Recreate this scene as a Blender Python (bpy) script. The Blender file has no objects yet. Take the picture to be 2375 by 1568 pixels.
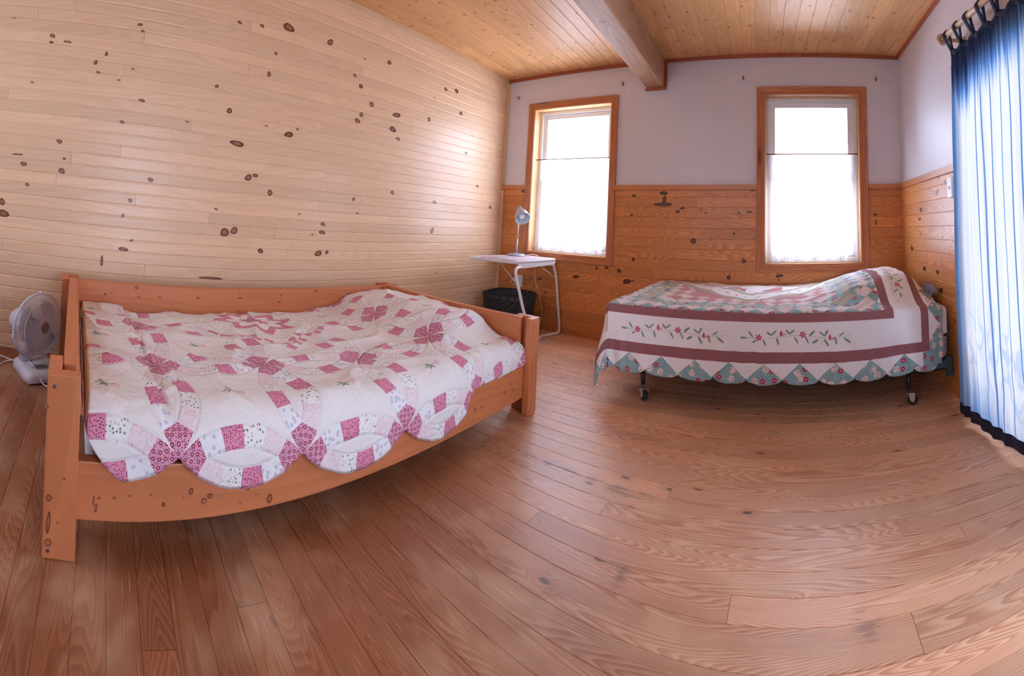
import bpy, bmesh, math, random
import numpy as np
from mathutils import Vector, Matrix, noise as mnoise
random.seed(7)
SC = bpy.context.scene
COL = SC.collection
PI = math.pi

# ------------------------------------------------------------------ camera (stitched wide panorama, cylindrical)
CF, CCX, CCY = 1015.7446, 1187.5, 420.2326
def rotvec(r):
    r = np.array(r, float); th = np.linalg.norm(r); k = r / th
    K = np.array([[0, -k[2], k[1]], [k[2], 0, -k[0]], [-k[1], k[0], 0]])
    return np.eye(3) + np.sin(th) * K + (1 - np.cos(th)) * K @ K
RC = rotvec([0.102722962, -0.0284544343, 0.64244358])
CAMZ = 1.0
def ray(px, py):
    a = (px - CCX) / CF; t = -(py - CCY) / CF
    return RC @ np.array([math.sin(a), math.cos(a), t])
EYE = np.array([0, 0, CAMZ])
def on_plane(px, py, p, n):
    v = ray(px, py); n = np.array(n, float)
    return EYE + v * (n @ (np.array(p, float) - EYE)) / (n @ v)

cam = bpy.data.cameras.new('camera'); cam_o = bpy.data.objects.new('camera', cam); COL.objects.link(cam_o)
cam.type = 'PANO'
cam.clip_start = 0.01
def setpano(k, v):
    for h in (cam, getattr(cam, 'cycles', None)):
        if h is not None and hasattr(h, k):
            setattr(h, k, v); return
setpano('panorama_type', 'CENTRAL_CYLINDRICAL')
setpano('central_cylindrical_range_u_min', -(2375 / 2) / CF)
setpano('central_cylindrical_range_u_max', (2375 / 2) / CF)
setpano('central_cylindrical_range_v_min', -(1568 - CCY) / CF)
setpano('central_cylindrical_range_v_max', CCY / CF)
setpano('central_cylindrical_radius', 1.0)
M3 = np.stack([RC[:, 0], RC[:, 2], -RC[:, 1]], 1)
cam_o.matrix_world = Matrix.Translation((0, 0, CAMZ)) @ Matrix(M3.tolist()).to_4x4()
SC.camera = cam_o

# ------------------------------------------------------------------ tiny shader-expression compiler
class G:
    """a node tree with helpers that turn python arithmetic into math nodes"""
    def __init__(self, name):
        self.m = bpy.data.materials.new(name); self.m.use_nodes = True
        self.t = self.m.node_tree; self.t.nodes.clear(); self.c = {}
    def n(self, typ): return self.t.nodes.new('ShaderNode' + typ)
    def l(self, a, b): self.t.links.new(a, b)
    def put(self, sock, v):
        if isinstance(v, X): v = v.s
        if isinstance(v, (int, float)):
            try: sock.default_value = v
            except Exception: sock.default_value = (v, v, v)
        elif isinstance(v, (tuple, list)):
            sock.default_value = tuple(v) if len(v) == len(sock.default_value) else tuple(v) + (1,)
        else: self.l(v, sock)
    def math(self, op, *a):
        if all(isinstance(x, (int, float)) for x in a):
            pass
        nd = self.n('Math'); nd.operation = op
        for i, x in enumerate(a): self.put(nd.inputs[i], x)
        return X(self, nd.outputs[0])
    def uv(self, name='UVMap'):
        k = 'uv' + name
        if k not in self.c:
            nd = self.n('UVMap'); nd.uv_map = name
            sp = self.n('SeparateXYZ'); self.l(nd.outputs[0], sp.inputs[0])
            self.c[k] = (X(self, sp.outputs[0]), X(self, sp.outputs[1]))
        return self.c[k]
    def obj(self):
        if 'obj' not in self.c:
            nd = self.n('TexCoord'); sp = self.n('SeparateXYZ'); self.l(nd.outputs['Object'], sp.inputs[0])
            self.c['obj'] = tuple(X(self, sp.outputs[i]) for i in range(3))
        return self.c['obj']
    def attr(self, name):
        nd = self.n('Attribute'); nd.attribute_name = name
        return X(self, nd.outputs['Fac'])
    def vec(self, x=0, y=0, z=0):
        nd = self.n('CombineXYZ')
        for i, v in enumerate((x, y, z)): self.put(nd.inputs[i], v)
        return nd.outputs[0]
    def noise(self, x, y=0, z=0, scale=1, detail=2, rough=.5, dist=0):
        nd = self.n('TexNoise'); self.l(self.vec(x, y, z), nd.inputs['Vector'])
        nd.inputs['Scale'].default_value = scale; nd.inputs['Detail'].default_value = detail
        nd.inputs['Roughness'].default_value = rough; nd.inputs['Distortion'].default_value = dist
        return X(self, nd.outputs['Fac'])
    def voro(self, x, y, scale=1, feature='F1', rnd=1.0):
        nd = self.n('TexVoronoi'); nd.voronoi_dimensions = '2D'; nd.feature = feature
        self.l(self.vec(x, y, 0), nd.inputs['Vector']); nd.inputs['Scale'].default_value = scale
        nd.inputs['Randomness'].default_value = rnd
        sp = self.n('SeparateXYZ'); self.l(nd.outputs['Color'], sp.inputs[0])
        return X(self, nd.outputs['Distance']), X(self, sp.outputs[0]), X(self, sp.outputs[1])
    def mix(self, f, a, b):
        nd = self.n('MixRGB')
        self.put(nd.inputs[0], f); self.put(nd.inputs[1], a); self.put(nd.inputs[2], b)
        return Cc(self, nd.outputs[0])
    def mul(self, a, b, f=1.0):
        nd = self.n('MixRGB'); nd.blend_type = 'MULTIPLY'
        self.put(nd.inputs[0], f); self.put(nd.inputs[1], a); self.put(nd.inputs[2], b)
        return Cc(self, nd.outputs[0])
    def sm(self, x, a, b):
        nd = self.n('MapRange'); nd.interpolation_type = 'SMOOTHSTEP'; nd.clamp = True
        self.put(nd.inputs[0], x); self.put(nd.inputs[1], a); self.put(nd.inputs[2], b)
        return X(self, nd.outputs[0])
    def lin(self, x, a, b):
        nd = self.n('MapRange'); nd.clamp = True
        self.put(nd.inputs[0], x); self.put(nd.inputs[1], a); self.put(nd.inputs[2], b)
        return X(self, nd.outputs[0])
    def mx(self, a, b): return self.math('MAXIMUM', a, b)
    def mn(self, a, b): return self.math('MINIMUM', a, b)
    def bsdf(self, color, rough=.5, metal=0, bump=None, bstr=.2, bdist=.01, spec=.5, coat=0, coat_rough=.1, trans=0, sheen=0, emit=None, estr=0):
        p = self.n('BsdfPrincipled')
        self.put(p.inputs['Base Color'], color); self.put(p.inputs['Roughness'], rough); self.put(p.inputs['Metallic'], metal)
        self.put(p.inputs['Specular IOR Level'], spec)
        if coat: p.inputs['Coat Weight'].default_value = coat; p.inputs['Coat Roughness'].default_value = coat_rough
        if sheen: p.inputs['Sheen Weight'].default_value = sheen
        if bump is not None:
            b = self.n('Bump'); b.inputs['Strength'].default_value = bstr; b.inputs['Distance'].default_value = bdist
            self.put(b.inputs['Height'], bump); self.l(b.outputs[0], p.inputs['Normal']); self.nrm = b.outputs[0]
        return p.outputs[0]
    def done(self, shader):
        o = self.n('OutputMaterial'); self.l(shader, o.inputs[0]); return self.m
class Cc:
    def __init__(s, g, k): s.g = g; s.s = k
Cc_ = Cc
class X:
    def __init__(s, g, k): s.g = g; s.s = k
    def __add__(s, o): return s.g.math('ADD', s, o)
    __radd__ = __add__
    def __sub__(s, o): return s.g.math('SUBTRACT', s, o)
    def __rsub__(s, o): return s.g.math('SUBTRACT', o, s)
    def __mul__(s, o): return s.g.math('MULTIPLY', s, o)
    __rmul__ = __mul__
    def __truediv__(s, o): return s.g.math('DIVIDE', s, o)
    def __neg__(s): return s.g.math('MULTIPLY', s, -1)
    def __lt__(s, o): return s.g.math('LESS_THAN', s, o)
    def __gt__(s, o): return s.g.math('GREATER_THAN', s, o)
    def __pow__(s, o): return s.g.math('POWER', s, o)
    def f(s, op, *a): return s.g.math(op, s, *a)
    @property
    def abs(s): return s.f('ABSOLUTE')
    @property
    def frac(s): return s.f('FRACT')
    @property
    def floor(s): return s.f('FLOOR')
    @property
    def sin(s): return s.f('SINE')
    @property
    def sign(s): return s.f('SIGN')
_put = G.put
def put2(self, sock, v):
    if isinstance(v, Cc): v = v.s
    _put(self, sock, v)
G.put = put2
def hyp(g, a, b): return g.math('SQRT', a * a + b * b)

def srgb(r, g, b):
    f = lambda c: (c / 255 / 12.92) if c / 255 <= .04045 else ((c / 255 + .055) / 1.055) ** 2.4
    return (f(r), f(g), f(b))

def knot_mat(name, core, rim, rough=.35):
    g = G(name); u, v = g.uv(); rnd = g.attr('rnd')
    x, y, z = g.obj()
    n = g.noise(x * 160, y * 160, z * 160, 1, 1)
    q = u + (n - .5) * .25
    c = g.mix(g.sm(q, .45, .75), core, rim)
    c = g.mix(g.sm(q, .84, 1.0) * .75, c, core)
    k = .7 + rnd * .5
    return g.done(g.bsdf(g.mul(c, g.vec(k, k, k)), rough))

def simple(name, col, rough=.5, metal=0, spec=.5, var=.06, vscale=30, bstr=.05, coat=0):
    g = G(name); x, y, z = g.obj()
    nz = g.noise(x, y, z, vscale, 3)
    c = g.mul(col, g.mix(nz, (1 - var,) * 3, (1 + var,) * 3))
    return g.done(g.bsdf(c, rough, metal, bump=nz, bstr=bstr, bdist=.002, spec=spec, coat=coat))

# ------------------------------------------------------------------ wood
def wood(name, light, dark, tintv=.25, ring=90, knots=(3.0, 14.0, .55), rough=.4, knotcol=(.10, .04, .02), contrast=.5, coat=0, bstr=.12,
         stains=None, wear=0, spec=.5, krad=.16, varnish_shade=None, cath=.055):
    g = G(name)
    u, v = g.uv(); rnd = g.attr('rnd')
    # knots scattered along the board
    kd, kr, kg = g.voro(u * knots[0], v * knots[1], 1.0)
    pres = kr > knots[2]
    kn = (1 - g.sm(kd, krad * .55, krad)) * pres
    halo = (1 - g.sm(kd, krad * .5, krad * 3.2)) * pres
    # grain: contours of a stretched noise field, bent round the knots
    n1 = g.noise(u * .9 + rnd * 31, v * 7, rnd * 9, 1.0, 1, .5)
    n2 = g.noise(u * 3.0, v * 40, rnd * 5, 1.0, 0)
    tt = v * .35 + (n1 - .5) * cath * 5 + (n2 - .5) * .008 + halo * .012
    saw = (tt * ring).frac
    gr = g.sm(saw, .0, .8) * (1 - g.sm(saw, .84, 1.0))
    fine = g.noise(u * 6, v * 260, rnd, 1.0, 0)
    gv = gr * .75 + fine * .35
    col = g.mix(gv * contrast, light, dark)
    k = 1 - tintv * .5 + rnd * tintv * .7 + (n1 - .5) * tintv * .6
    col = g.mul(col, g.vec(k, k * .985 + .01, k * .96 + .02))
    col = g.mix(halo * .35, col, dark)
    ringk = g.sm((kd * 60).frac, .2, .9)
    col = g.mix(kn * .85, col, g.mix(ringk, knotcol, tuple(min(1, c * 2.0) for c in knotcol)))
    h = fine
    if stains:
        x, y, z = g.obj(); tot = None
        for (cx, cy, rx, ry, am) in stains:
            dx = (x - cx) * (1 / rx); dy = (y - cy) * (1 / ry)
            dd = hyp(g, dx, dy)
            s = (1 - g.sm(dd, .2, 1.0)) * am
            tot = s if tot is None else g.mx(tot, s)
        patch = g.sm(g.noise(x * 14, y * 60, 0, 1, 2, .7), .42, .62)
        col = g.mix(tot * patch * .8, col, srgb(112, 68, 48))
    r = rough
    if varnish_shade:
        # darker towards left and viewer: light falloff painted in, along with old varnish
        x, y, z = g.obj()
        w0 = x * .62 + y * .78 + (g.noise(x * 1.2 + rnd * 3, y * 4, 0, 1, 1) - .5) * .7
        varnish_shade_mask = 1 - g.sm(w0, .05, 1.25)
        col = g.mul(col, varnish_shade, varnish_shade_mask)
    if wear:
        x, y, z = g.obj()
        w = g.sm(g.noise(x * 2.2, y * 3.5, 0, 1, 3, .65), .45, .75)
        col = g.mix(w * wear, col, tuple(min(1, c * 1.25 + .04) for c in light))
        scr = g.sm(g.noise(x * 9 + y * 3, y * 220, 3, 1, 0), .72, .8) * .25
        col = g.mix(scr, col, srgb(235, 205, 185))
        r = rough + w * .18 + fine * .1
    return g.done(g.bsdf(col, r, 0, bump=h, bstr=bstr, bdist=.0015, spec=spec, coat=coat, coat_rough=.34))

# ------------------------------------------------------------------ meshes
class MB:
    """collects faces with UVs (u along the grain) and a random number per piece"""
    def __init__(s): s.v = []; s.f = []; s.uv = []; s.r = []; s.mi = []; s.sm = []
    def face(s, pts, uvs=None, r=0., mi=0, smooth=False):
        i = len(s.v); s.v += [tuple(map(float, p)) for p in pts]; s.f.append(tuple(range(i, i + len(pts))))
        s.uv.append(uvs or [(0, 0)] * len(pts)); s.r.append(r); s.mi.append(mi); s.sm.append(smooth)
    def box(s, lo, hi, grain=0, M=None, r=None, mi=0, top=None):
        """axis box lo..hi, optional matrix M, optional (dx,dy) shift of its top"""
        r = random.random() if r is None else r
        lo = np.array(lo, float); hi = np.array(hi, float)
        C = [(i, j, k) for i in (0, 1) for j in (0, 1) for k in (0, 1)]
        P = {}
        for c in C:
            p = np.array([hi[a] if c[a] else lo[a] for a in range(3)])
            if top is not None and c[2]: p = p + np.array([top[0], top[1], 0])
            P[c] = p
        ax2 = [a for a in range(3) if a != grain]
        off = (r * 17.3, r * 5.1)
        for a in range(3):
            for sgn in (0, 1):
                o = [b for b in range(3) if b != a]
                q = []
                for (i, j) in ((0, 0), (1, 0), (1, 1), (0, 1)):
                    c = [0, 0, 0]; c[a] = sgn; c[o[0]] = i; c[o[1]] = j; q.append(tuple(c))
                if (a == 1) ^ (sgn == 0): q = q[::-1]
                pts = [P[c] for c in q]
                if a == grain: uv = [(p[ax2[0]] * .3 + off[0], p[ax2[1]] + off[1]) for p in pts]
                else:
                    w = [b for b in o if b != grain][0]
                    uv = [(p[grain] + off[0], p[w] + off[1] + a * .37) for p in pts]
                if M is not None: pts = [tuple(M @ Vector(p)) for p in pts]
                s.face(pts, uv, r, mi)
    def build(s, name, mats, parent=None, weld=True, bevel=0, smooth=False, seg=2):
        me = bpy.data.meshes.new(name)
        me.from_pydata(s.v, [], s.f)
        ul = me.uv_layers.new(name='UVMap')
        ul.data.foreach_set('uv', np.array([c for f in s.uv for c in f], dtype=np.float32).ravel())
        at = me.attributes.new('rnd', 'FLOAT', 'FACE'); at.data.foreach_set('value', np.array(s.r, dtype=np.float32))
        me.polygons.foreach_set('material_index', np.array(s.mi, dtype=np.int32))
        if smooth: me.polygons.foreach_set('use_smooth', np.ones(len(s.f), dtype=bool))
        elif any(s.sm): me.polygons.foreach_set('use_smooth', np.array(s.sm, dtype=bool))
        for m in (mats if isinstance(mats, (list, tuple)) else [mats]): me.materials.append(m)
        if weld:
            bm = bmesh.new(); bm.from_mesh(me); bmesh.ops.remove_doubles(bm, verts=bm.verts, dist=2e-5)
            bmesh.ops.recalc_face_normals(bm, faces=bm.faces); bm.to_mesh(me); bm.free()
        o = bpy.data.objects.new(name, me); COL.objects.link(o)
        if bevel:
            b = o.modifiers.new('bevel', 'BEVEL'); b.width = bevel; b.segments = seg; b.limit_method = 'ANGLE'; b.harden_normals = False
        if parent: o.parent = parent; o.matrix_parent_inverse = parent.matrix_world.inverted()
        return o
    # --- round things
    def tube(s, pts, rad, n=10, closed=False, mi=0, caps=True):
        pts = [np.array(p, float) for p in pts]; m = len(pts)
        rads = rad if isinstance(rad, (list, tuple)) else [rad] * m
        T = []
        for i in range(m):
            a = pts[(i - 1) % m] if (closed or i > 0) else pts[i]
            b = pts[(i + 1) % m] if (closed or i < m - 1) else pts[i]
            t = b - a; T.append(t / (np.linalg.norm(t) + 1e-12))
        ref = np.array([0, 0, 1.]) if abs(T[0][2]) < .9 else np.array([1., 0, 0])
        nrm = np.cross(T[0], ref); nrm /= np.linalg.norm(nrm)
        rings = []; Lc = 0
        for i in range(m):
            nrm = nrm - T[i] * (nrm @ T[i]); nrm /= np.linalg.norm(nrm) + 1e-12
            bi = np.cross(T[i], nrm)
            rings.append([pts[i] + rads[i] * (math.cos(2 * PI * k / n) * nrm + math.sin(2 * PI * k / n) * bi) for k in range(n)])
        rr = random.random()
        for i in range(m if closed else m - 1):
            A = rings[i]; B = rings[(i + 1) % m]; d = np.linalg.norm(pts[(i + 1) % m] - pts[i])
            for k in range(n):
                k2 = (k + 1) % n
                s.face([A[k], A[k2], B[k2], B[k]], [(Lc, k / n * .1), (Lc, (k + 1) / n * .1), (Lc + d, (k + 1) / n * .1), (Lc + d, k / n * .1)], rr, mi, True)
            Lc += d
        if caps and not closed:
            s.face(rings[0][::-1], None, rr, mi); s.face(rings[-1], None, rr, mi)
    def lathe(s, prof, n=24, M=None, mi=0, a0=0, a1=2 * PI, smooth=True):
        """profile [(r,z)...] turned about z"""
        full = abs(a1 - a0 - 2 * PI) < 1e-6
        R = []
        for (r, z) in prof:
            R.append([Vector((r * math.cos(a0 + (a1 - a0) * k / n), r * math.sin(a0 + (a1 - a0) * k / n), z)) for k in range(n + 1)])
        for i in range(len(prof) - 1):
            for k in range(n):
                q = [R[i][k], R[i][k + 1], R[i + 1][k + 1], R[i + 1][k]]
                q2 = [q[0]]
                for p in q[1:]:
                    if all((p - w).length > 1e-7 for w in q2): q2.append(p)
                if len(q2) < 3: continue
                if M is not None: q2 = [M @ p for p in q2]
                s.face(q2, [(k / n, i / len(prof))] * len(q2), .5, mi, smooth)

def tag(o, label=None, cat=None, group=None, kind=None):
    if label: o['label'] = label
    if cat: o['category'] = cat
    if group: o['group'] = group
    if kind: o['kind'] = kind
    return o
def empty(name, loc, rz=0):
    o = bpy.data.objects.new(name, None); COL.objects.link(o); o.location = loc; o.rotation_euler = (0, 0, rz)
    o.empty_display_size = .1
    bpy.context.view_layer.update()
    return o
def arc(c, r, a0, a1, n, u, w):
    c = np.array(c, float); u = np.array(u, float); w = np.array(w, float)
    return [c + r * (math.cos(a0 + (a1 - a0) * i / n) * u + math.sin(a0 + (a1 - a0) * i / n) * w) for i in range(n + 1)]
def fillet(pts, r, n=6):
    """polyline with rounded corners"""
    pts = [np.array(p, float) for p in pts]; out = [pts[0]]
    for i in range(1, len(pts) - 1):
        a, b, c = pts[i - 1], pts[i], pts[i + 1]
        d1 = (a - b); l1 = np.linalg.norm(d1); d1 /= l1; d2 = (c - b); l2 = np.linalg.norm(d2); d2 /= l2
        rr = min(r, l1 * .45, l2 * .45)
        p, q = b + d1 * rr, b + d2 * rr
        for k in range(n + 1):
            t = k / n; out.append((1 - t) ** 2 * p + 2 * t * (1 - t) * b + t * t * q)
    out.append(pts[-1]); return out
def ss(x, a, b):
    t = min(1, max(0, (x - a) / (b - a))); return t * t * (3 - 2 * t)

def boards(name, O, A, B, N, a0, a1, seams, gw, gd, mat, holes=(), jl=(1.2, 3.2), seed=1, clipA=None, jfix=None, knots=None):
    """planks side by side in ONE mesh; grain along A, seams across B, face normal N"""
    rg = random.Random(seed); mb = MB()
    O, A, B, N = (np.array(q, float) for q in (O, A, B, N))
    for i in range(len(seams) - 1):
        b0, b1 = seams[i], seams[i + 1]; bm_ = (b0 + b1) / 2
        s0, s1 = (a0, a1) if clipA is None else clipA(bm_)
        cuts = [s0]; p = s0 + rg.uniform(.2, jl[1])
        if jfix and i in jfix: cuts += [q for q in jfix[i]]
        else:
            while p < s1 - .15: cuts.append(p); p += rg.uniform(*jl)
        cuts.append(s1)
        spans = [(cuts[k], cuts[k + 1]) for k in range(len(cuts) - 1)]
        for (h0, h1, hb0, hb1) in holes:
            if hb0 < bm_ < hb1:
                nw = []
                for (x0, x1) in spans:
                    if x1 <= h0 or x0 >= h1: nw.append((x0, x1)); continue
                    if x0 < h0: nw.append((x0, h0))
                    if x1 > h1: nw.append((h1, x1))
                spans = nw
        for (x0, x1) in spans:
            if x1 - x0 < .004: continue
            r = rg.random(); e = .0006
            x0 += e; x1 -= e
            prof = [(b0, -gd), (b0 + gw * .3, -gd), (b0 + gw * .55, -gd * .35), (b0 + gw, 0), (b1 - gw * .8, 0), (b1 - gw * .4, -gd * .35), (b1 - gw * .2, -gd), (b1, -gd)]
            if gw < .002: prof = [(b0, -gd), (b0 + gw * .5, -gd), (b0 + gw * .5, 0), (b1 - gw * .5, 0), (b1 - gw * .5, -gd), (b1, -gd)]
            off = (r * 23.7, r * 3.3)
            for k in range(len(prof) - 1):
                (p0, d0), (p1, d1) = prof[k], prof[k + 1]
                q = [O + A * x0 + B * p0 + N * d0, O + A * x1 + B * p0 + N * d0, O + A * x1 + B * p1 + N * d1, O + A * x0 + B * p1 + N * d1]
                mb.face(q, [(x0 + off[0], p0 + off[1]), (x1 + off[0], p0 + off[1]), (x1 + off[0], p1 + off[1]), (x0 + off[0], p1 + off[1])], r)
            for xx in (x0, x1):
                q = [O + A * xx + B * b0 - N * gd, O + A * xx + B * b0, O + A * xx + B * b1, O + A * xx + B * b1 - N * gd]
                mb.face(q, [(xx + off[0], b0 + off[1])] * 4, r)
    for (c, r1, r2) in (knots or ()):
        c = np.array(c) ; ts = rg.uniform(-.25, .25)
        def pt(fr, k):
            t = 2 * PI * k / 20; w = fr * (1 + .10 * math.sin(2 * t + ts * 9) + .06 * math.sin(3 * t + ts * 20))
            return c + N * .0004 + A * (r1 * w * math.cos(t)) + B * (r2 * w * (math.sin(t) + ts * math.cos(t)))
        fr = [1, .8, .55, .3, .02]; rr = rg.random()
        for i in range(4):
            for k in range(20):
                mb.face([pt(fr[i], k), pt(fr[i], k + 1), pt(fr[i + 1], k + 1), pt(fr[i + 1], k)], [(fr[i], k), (fr[i], k + 1), (fr[i + 1], k + 1), (fr[i + 1], k)], rr, 1)
    # orient faces to N
    o = mb.build(name, mat, weld=False)
    me = o.data; Nn = Vector(N)
    flip = [p.index for p in me.polygons if p.normal.dot(Nn) < -1e-4]
    if flip:
        bm = bmesh.new(); bm.from_mesh(me); bm.faces.ensure_lookup_table()
        bmesh.ops.reverse_faces(bm, faces=[bm.faces[i] for i in flip]); bm.to_mesh(me); bm.free()
    return o

# ================================================================== the room
YB, ZC = 3.553, 2.45
PSI, CX0 = 0.083, -2.79                 # left wall: a little out of square with the window wall
CP, SP = math.cos(PSI), math.sin(PSI)
LN = np.array([CP, SP, 0]); LA = np.array([SP, -CP, 0]); LO = np.array([CX0, YB, 0])
def lx(y): return CX0 + (YB - y) * math.tan(PSI)
RS = 0.028
def rx(y): return .897 + (YB - y) * RS
RN = np.array([-1, -RS, 0]) / math.hypot(1, RS); RA = np.array([RS, -1, 0]) / math.hypot(1, RS); RO = np.array([.897, YB, 0])
YF = -1.75                               # wall behind the viewer
W1 = (-2.43, -1.60, .705, 2.098); W2 = (-.234, .545, .705, 2.098)
DOOR = (.55, 2.27, 0, 1.86)             # patio door opening in the right wall (y0,y1,z0,z1)

def knots_on(p, n, lst):
    """knots the photograph shows, at their places on a wall: centre and half sizes along and across the boards"""
    out = []
    for (px, py, r1, r2) in lst:
        c = on_plane(px, py, p, n); dx = np.linalg.norm(on_plane(px + r1, py, p, n) - c); dz = abs(on_plane(px, py + r2, p, n)[2] - c[2])
        out.append((c, max(dx, .003), max(dz, .003)))
    return out
KL = [(670,64,12,10),(766,98,7,7),(903,145,5,5),(608,60,5,4),(640,124,4,4),(556,52,5,4),(624,172,5,6),(823,175,4,4),(837,200,5,5),(862,242,5,6),(838,266,5,5),(829,280,6,6),(911,300,7,7),(923,322,5,4),(920,267,10,5),(995,277,4,5),(1034,207,4,4),(1059,211,4,5),(1069,263,4,4),(670,312,11,6),(690,300,3,3),(576,412,9,7),(592,407,7,4),(626,447,6,7),(550,333,16,7),(532,257,7,6),(503,200,5,4),(329,233,7,4),(222,145,5,5),(228,168,5,3),(283,283,5,4),(143,396,7,7),(149,368,4,3),(138,328,7,5),(55,380,8,5),(349,417,7,5),(302,465,5,5),(285,500,4,4),(63,428,5,4),(8,495,12,9),(5,468,6,9),(521,539,11,9),(543,535,9,8),(501,485,4,3),(749,520,5,5),(747,539,7,5),(738,588,9,6),(758,585,4,4),(604,582,6,6),(305,558,4,3),(286,578,11,5),(1002,535,4,6),(820,462,4,4),(910,447,4,5),(1008,469,4,4),(1137,481,3,3),(122,83,6,5),(119,98,5,3),(157,97,9,3),(325,57,7,3),(331,72,4,3),(247,125,4,5),(694,497,3,2),(829,495,3,2),(1081,355,3,3),(1107,432,3,3),(41,358,14,2),(236,605,3,14),(489,645,26,3)]
KW = [(1538,474,23,4),(1541,463,4,10),(1539,448,10,4),(1470,454,5,3),(1572,491,6,3),(1583,483,5,3),(1608,559,7,6),(1469,601.5,4,4),(1726,606.6,5,4),(1702,542,3,3),(1690,643.6,5,4.5),(1454,653,9,6),(1436,628.3,5,4.5),(1407,621,4,3),(1383,622.7,3,3),(1335.5,642,7,4),(1252,647,4,3),(1747,441,7,3),(1738,492,6,3),(2030.6,497.7,4,3),(2031,519,3,2),(1808,640,8,4),(1807,649,3,2),(1465,499,3,3),(1214,444,4,3),(1637,494,3,2),(1625,487,2,2),(1714,494,3,2)]
KR = [(2173,446,4,6),(2192,423,3,5),(2136,487,3,6),(2133,508,3,4),(2144,623,4,5),(2174.5,631,4,5),(2183,673.5,4,6),(2115,576,3,5),(2186,550,2,3)]

M_left = wood('pine_light', srgb(244, 206, 168), srgb(212, 156, 108), .20, 80, (5., 10., .965), .32, srgb(96, 52, 30), .22, 0, .04, spec=.5, krad=.06, cath=.03)
M_wain = wood('pine_amber', srgb(236, 160, 94), srgb(178, 96, 44), .30, 240, (5., 9., .955), .36, srgb(58, 22, 10), .7, 0, .1, krad=.07, cath=.03)
M_wainr = wood('pine_amber_side', srgb(240, 168, 100), srgb(186, 104, 50), .24, 200, (5., 9., .955), .36, srgb(62, 26, 12), .7, 0, .1, krad=.07, cath=.03)
M_ceil = wood('spruce_ceiling', srgb(238, 182, 124), srgb(206, 140, 84), .26, 60, (8.0, 11., .72), .45, srgb(100, 54, 34), .45, 0, .08, krad=.10, cath=.035)
M_floor = wood('plank_floor', srgb(246, 196, 158), srgb(192, 116, 74), .36, 300, (5., 10., .94), .42, srgb(66, 36, 26), .75, .25, .10, wear=.30, krad=.11, cath=.032, varnish_shade=(.42, .28, .20),
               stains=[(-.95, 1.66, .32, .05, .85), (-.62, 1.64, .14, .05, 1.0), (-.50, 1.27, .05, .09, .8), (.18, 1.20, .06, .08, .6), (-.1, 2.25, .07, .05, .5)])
M_bed = wood('bed_wood', srgb(214, 132, 86), srgb(178, 98, 58), .12, 50, (6., 12., .96), .42, srgb(104, 50, 32), .34, 0, .08, krad=.06, cath=.02)
M_trim = wood('window_casing_wood', srgb(204, 130, 82), srgb(166, 90, 50), .16, 110, (.6, 3., .97), .36, srgb(90, 40, 22), .55, 0, .06, krad=.05, cath=.02)
M_rail = wood('chair_rail_wood', srgb(214, 142, 88), srgb(186, 108, 58), .16, 70, (.6, 3., .97), .36, srgb(90, 40, 22), .4, 0, .06, krad=.05, cath=.02)
M_crown = wood('crown_strip_wood', srgb(178, 96, 62), srgb(146, 70, 44), .12, 70, (.6, 3., .97), .45, srgb(90, 40, 22), .3, 0, .05, krad=.05, cath=.02)
M_jamb = wood('window_jamb_pine', srgb(226, 180, 128), srgb(204, 146, 92), .1, 60, (1.5, 8., .8), .4, srgb(120, 60, 34), .35, 0, .05, krad=.06, cath=.02)
M_beam = wood('beam_wood', srgb(200, 158, 124), srgb(160, 112, 82), .12, 55, (7.0, 8., .78), .55, srgb(96, 60, 44), .5, 0, .12, krad=.1, cath=.035)
M_pale = wood('pale_strip_pine', srgb(226, 192, 150), srgb(205, 160, 112), .1, 60, (.6, 3., .97), .4, srgb(96, 52, 30), .3, 0, .05, krad=.05, cath=.02)
M_knot = knot_mat('pine_knot', srgb(168, 112, 82), srgb(104, 56, 36))
M_knotd = knot_mat('amber_knot', srgb(112, 56, 28), srgb(52, 20, 10))
M_white = simple('wall_paint', srgb(226, 221, 228), .42, var=.015, vscale=3, bstr=.02)
M_dark = simple('outer_wall_sheathing', srgb(120, 110, 105), .8)

# floor: boards run parallel to the window wall
seams = [YF]; y = .027
ys = [.027 + .0792 * k for k in range(-24, 0)]
up = [.027, .105, .184, .262, .343, .423, .503, .584, .666, .749, .832, .915, 1.002, 1.089, 1.176, 1.208, 1.298, 1.388, 1.478, 1.567, 1.657, 1.746, 1.835]
up = [q for q in up if abs(q - 1.176) > 1e-6]
ky = 1.835
while ky < YB + .1: ky += .0868; up.append(ky)
fs = [q for q in ys if q > YF - .1] + up
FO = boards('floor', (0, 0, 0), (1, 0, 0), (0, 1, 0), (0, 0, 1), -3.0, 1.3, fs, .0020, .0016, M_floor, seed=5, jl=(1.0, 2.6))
tag(FO, kind='structure')
mb = MB(); mb.box((-3.1, YF - .2, -.12), (1.4, YB + .3, -.0045)); tag(mb.build('floor_slab', M_dark), kind='structure')

# ceiling boards run with the beam, a touch off square
cd = np.array([-.078, .997, 0]); cn = np.array([.997, .078, 0])
cs = [-.034 + .1 * k for k in range(-31, 15)]
CE = boards('ceiling', (0, 0, ZC), cd, cn, (0, 0, -1), YF - .3, YB + .36, cs, .004, .003, M_ceil, seed=9, jl=(.9, 2.4))
tag(CE, kind='structure')
mb = MB(); mb.box((-3.6, YF - .5, ZC + .004), (1.6, YB + .6, ZC + .12)); tag(mb.build('ceiling_deck', M_dark), kind='structure')

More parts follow.
